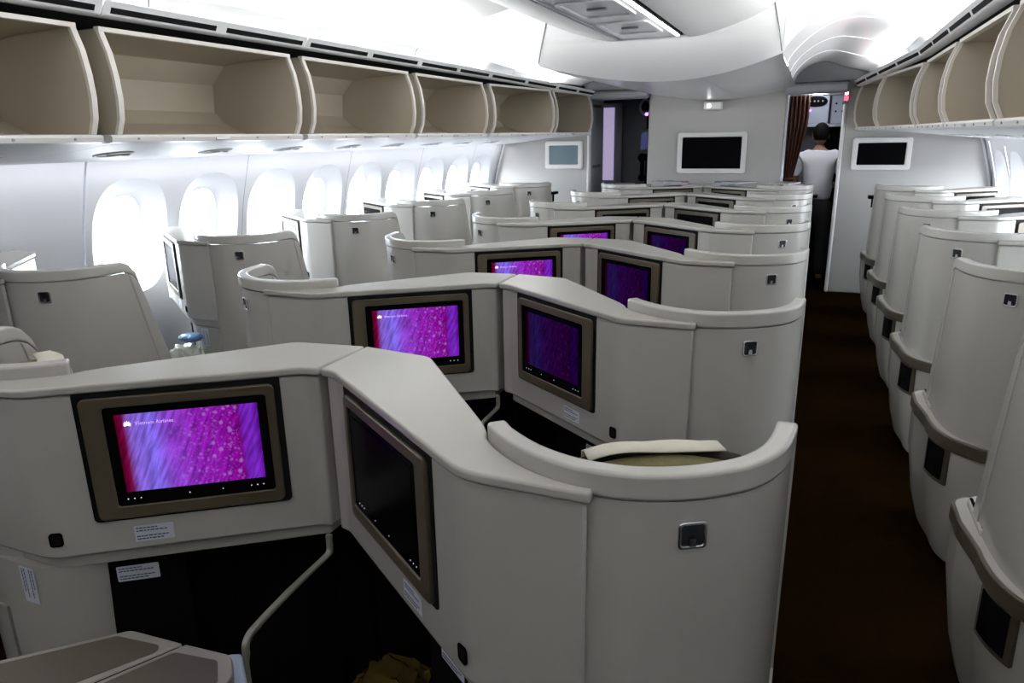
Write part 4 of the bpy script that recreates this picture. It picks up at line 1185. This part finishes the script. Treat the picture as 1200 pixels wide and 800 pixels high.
# bare body (legs, trunk, arms, neck) in one surface; faces +Y
body = [((0, 0, 0.95), (0.115, 0.075)), ((0, 0.0, 1.10), (0.115, 0.075)), ((0, 0.01, 1.28), (0.135, 0.085)), ((0, 0.02, 1.42), (0.145, 0.10)), ((0, 0.03, 1.50), 0.06), ((0, 0.045, 1.575), 0.052),
        ((-0.17, 0.02, 1.43), 0.062), ((-0.235, 0.02, 1.27), 0.047), ((-0.250, 0.05, 1.14), 0.040), ((-0.20, 0.22, 1.10), 0.032), ((-0.175, 0.30, 1.105), 0.026),
        ((0.17, 0.02, 1.43), 0.062), ((0.235, 0.02, 1.27), 0.047), ((0.245, 0.06, 1.14), 0.040), ((0.19, 0.23, 1.11), 0.032), ((0.165, 0.31, 1.12), 0.026),
        ((-0.095, 0, 0.86), 0.085), ((-0.11, 0.02, 0.50), 0.055), ((-0.115, -0.01, 0.10), 0.036), ((-0.12, 0.13, 0.04), 0.032),
        ((0.095, 0, 0.86), 0.085), ((0.11, 0.02, 0.50), 0.055), ((0.115, -0.01, 0.10), 0.036), ((0.12, 0.13, 0.04), 0.032)]
ed = [(0, 1), (1, 2), (2, 3), (3, 4), (4, 5), (3, 6), (6, 7), (7, 8), (8, 9), (9, 10), (3, 11), (11, 12), (12, 13), (13, 14), (14, 15), (0, 16), (16, 17), (17, 18), (18, 19), (0, 20), (20, 21), (21, 22), (22, 23)]
skin_body('body', body, ed, M_SKIN, man)
shirt = [((0, 0, 0.93), (0.185, 0.135)), ((0, 0.0, 1.12), (0.168, 0.122)), ((0, 0.01, 1.28), (0.185, 0.130)), ((0, 0.02, 1.415), (0.165, 0.118)), ((0, 0.03, 1.495), 0.075),
         ((-0.18, 0.02, 1.425), 0.080), ((-0.245, 0.02, 1.285), 0.068), ((-0.258, 0.025, 1.22), 0.066), ((0.18, 0.02, 1.425), 0.080), ((0.245, 0.02, 1.285), 0.068), ((0.258, 0.025, 1.22), 0.066)]
sh = skin_body('shirt', shirt, [(0, 1), (1, 2), (2, 3), (3, 4), (3, 5), (5, 6), (6, 7), (3, 8), (8, 9), (9, 10)], M_SHIRT, man)
tx = bpy.data.textures.new('creases', 'CLOUDS'); tx.noise_scale = 0.09
dm = sh.modifiers.new('creases', 'DISPLACE'); dm.texture = tx; dm.strength = 0.055; dm.mid_level = 0.5
trs = [((0, 0, 1.02), (0.165, 0.118)), ((0, 0, 0.92), (0.17, 0.12)), ((-0.10, 0, 0.82), 0.10), ((-0.115, 0.015, 0.50), 0.075), ((-0.118, -0.005, 0.10), 0.065), ((0.10, 0, 0.82), 0.10), ((0.115, 0.015, 0.50), 0.075), ((0.118, -0.005, 0.10), 0.065)]
skin_body('trousers', trs, [(0, 1), (1, 2), (2, 3), (3, 4), (1, 5), (5, 6), (6, 7)], M_TROU, man)


def ellip(name, c, r, mt, parent, fn=None, sub=3):
    bm = bmesh.new(); bmesh.ops.create_icosphere(bm, subdivisions=sub, radius=1.0)
    for v in bm.verts:
        p = v.co.copy()
        if fn: p = fn(p)
        v.co = Vector((p.x * r[0] + c[0], p.y * r[1] + c[1], p.z * r[2] + c[2]))
    me = bpy.data.meshes.new(name); bm.to_mesh(me); bm.free(); me.shade_smooth(); me.materials.append(mt)
    o = bpy.data.objects.new(name, me); COL.objects.link(o); o.parent = parent
    return o


def headf(p):
    q = p.copy()
    if p.z < 0: q.x *= 1 - 0.22 * -p.z; q.y *= 1 - 0.08 * -p.z
    q.y += 0.12 * max(0, p.y) * max(0, -p.z)
    return q


hdz = 1.665
head = ellip('head', (0, 0.07, hdz), (0.078, 0.098, 0.118), M_SKIN, man, headf)
ellip('hair', (0, 0.055, hdz + 0.022), (0.086, 0.102, 0.112), M_HAIR, man, lambda p: Vector((p.x, min(p.y, 0.55 + 0.3 * p.z), max(p.z, -0.72 + 0.9 * max(0, p.y)))))
for s in (-1, 1):
    ellip('ear', (s * 0.080, 0.075, hdz - 0.010), (0.012, 0.024, 0.034), M_SKIN, head, sub=2)
    ellip('eye', (s * 0.031, 0.158, hdz + 0.005), (0.012, 0.010, 0.008), M_LOGO if False else M_PAPER, head, sub=2)
ellip('nose', (0, 0.172, hdz - 0.022), (0.014, 0.020, 0.026), M_SKIN, head, sub=2)
ellip('mouth', (0, 0.158, hdz - 0.062), (0.024, 0.008, 0.007), mat('lips', (0.25, 0.09, 0.07), 0.5), head, sub=2)
# hands with five fingers
for s in (-1, 1):
    wr = Vector((s * 0.175, 0.30, 1.105)) if s < 0 else Vector((0.165, 0.31, 1.12))
    nodes = [(tuple(wr), (0.030, 0.020)), (tuple(wr + Vector((-s * 0.012, 0.055, -0.005))), (0.040, 0.017))]
    e2 = [(0, 1)]
    for i, (a, ln) in enumerate(((-0.030, 0.058), (-0.010, 0.070), (0.010, 0.066), (0.030, 0.050))):
        b0 = wr + Vector((a - s * 0.012, 0.085, -0.008)); n0_ = len(nodes)
        nodes += [(tuple(b0), 0.009), (tuple(b0 + Vector((0, ln * 0.5, -0.008))), 0.0085), (tuple(b0 + Vector((0, ln * 0.85, -0.030))), 0.007)]
        e2 += [(1, n0_), (n0_, n0_ + 1), (n0_ + 1, n0_ + 2)]
    n0_ = len(nodes); b0 = wr + Vector((-s * 0.048, 0.03, -0.006))
    nodes += [(tuple(b0), 0.011), (tuple(b0 + Vector((-s * 0.014, 0.030, -0.006))), 0.009), (tuple(b0 + Vector((-s * 0.012, 0.055, -0.014))), 0.007)]
    e2 += [(0, n0_), (n0_, n0_ + 1), (n0_ + 1, n0_ + 2)]
    skin_body('hand', nodes, e2, M_SKIN, man, sub=1)
    MB().box((s * 0.118, 0.06, 0.035), (0.09, 0.26, 0.068)).build('shoe', M_BLACK, man, bevel=0.025, seg=3)
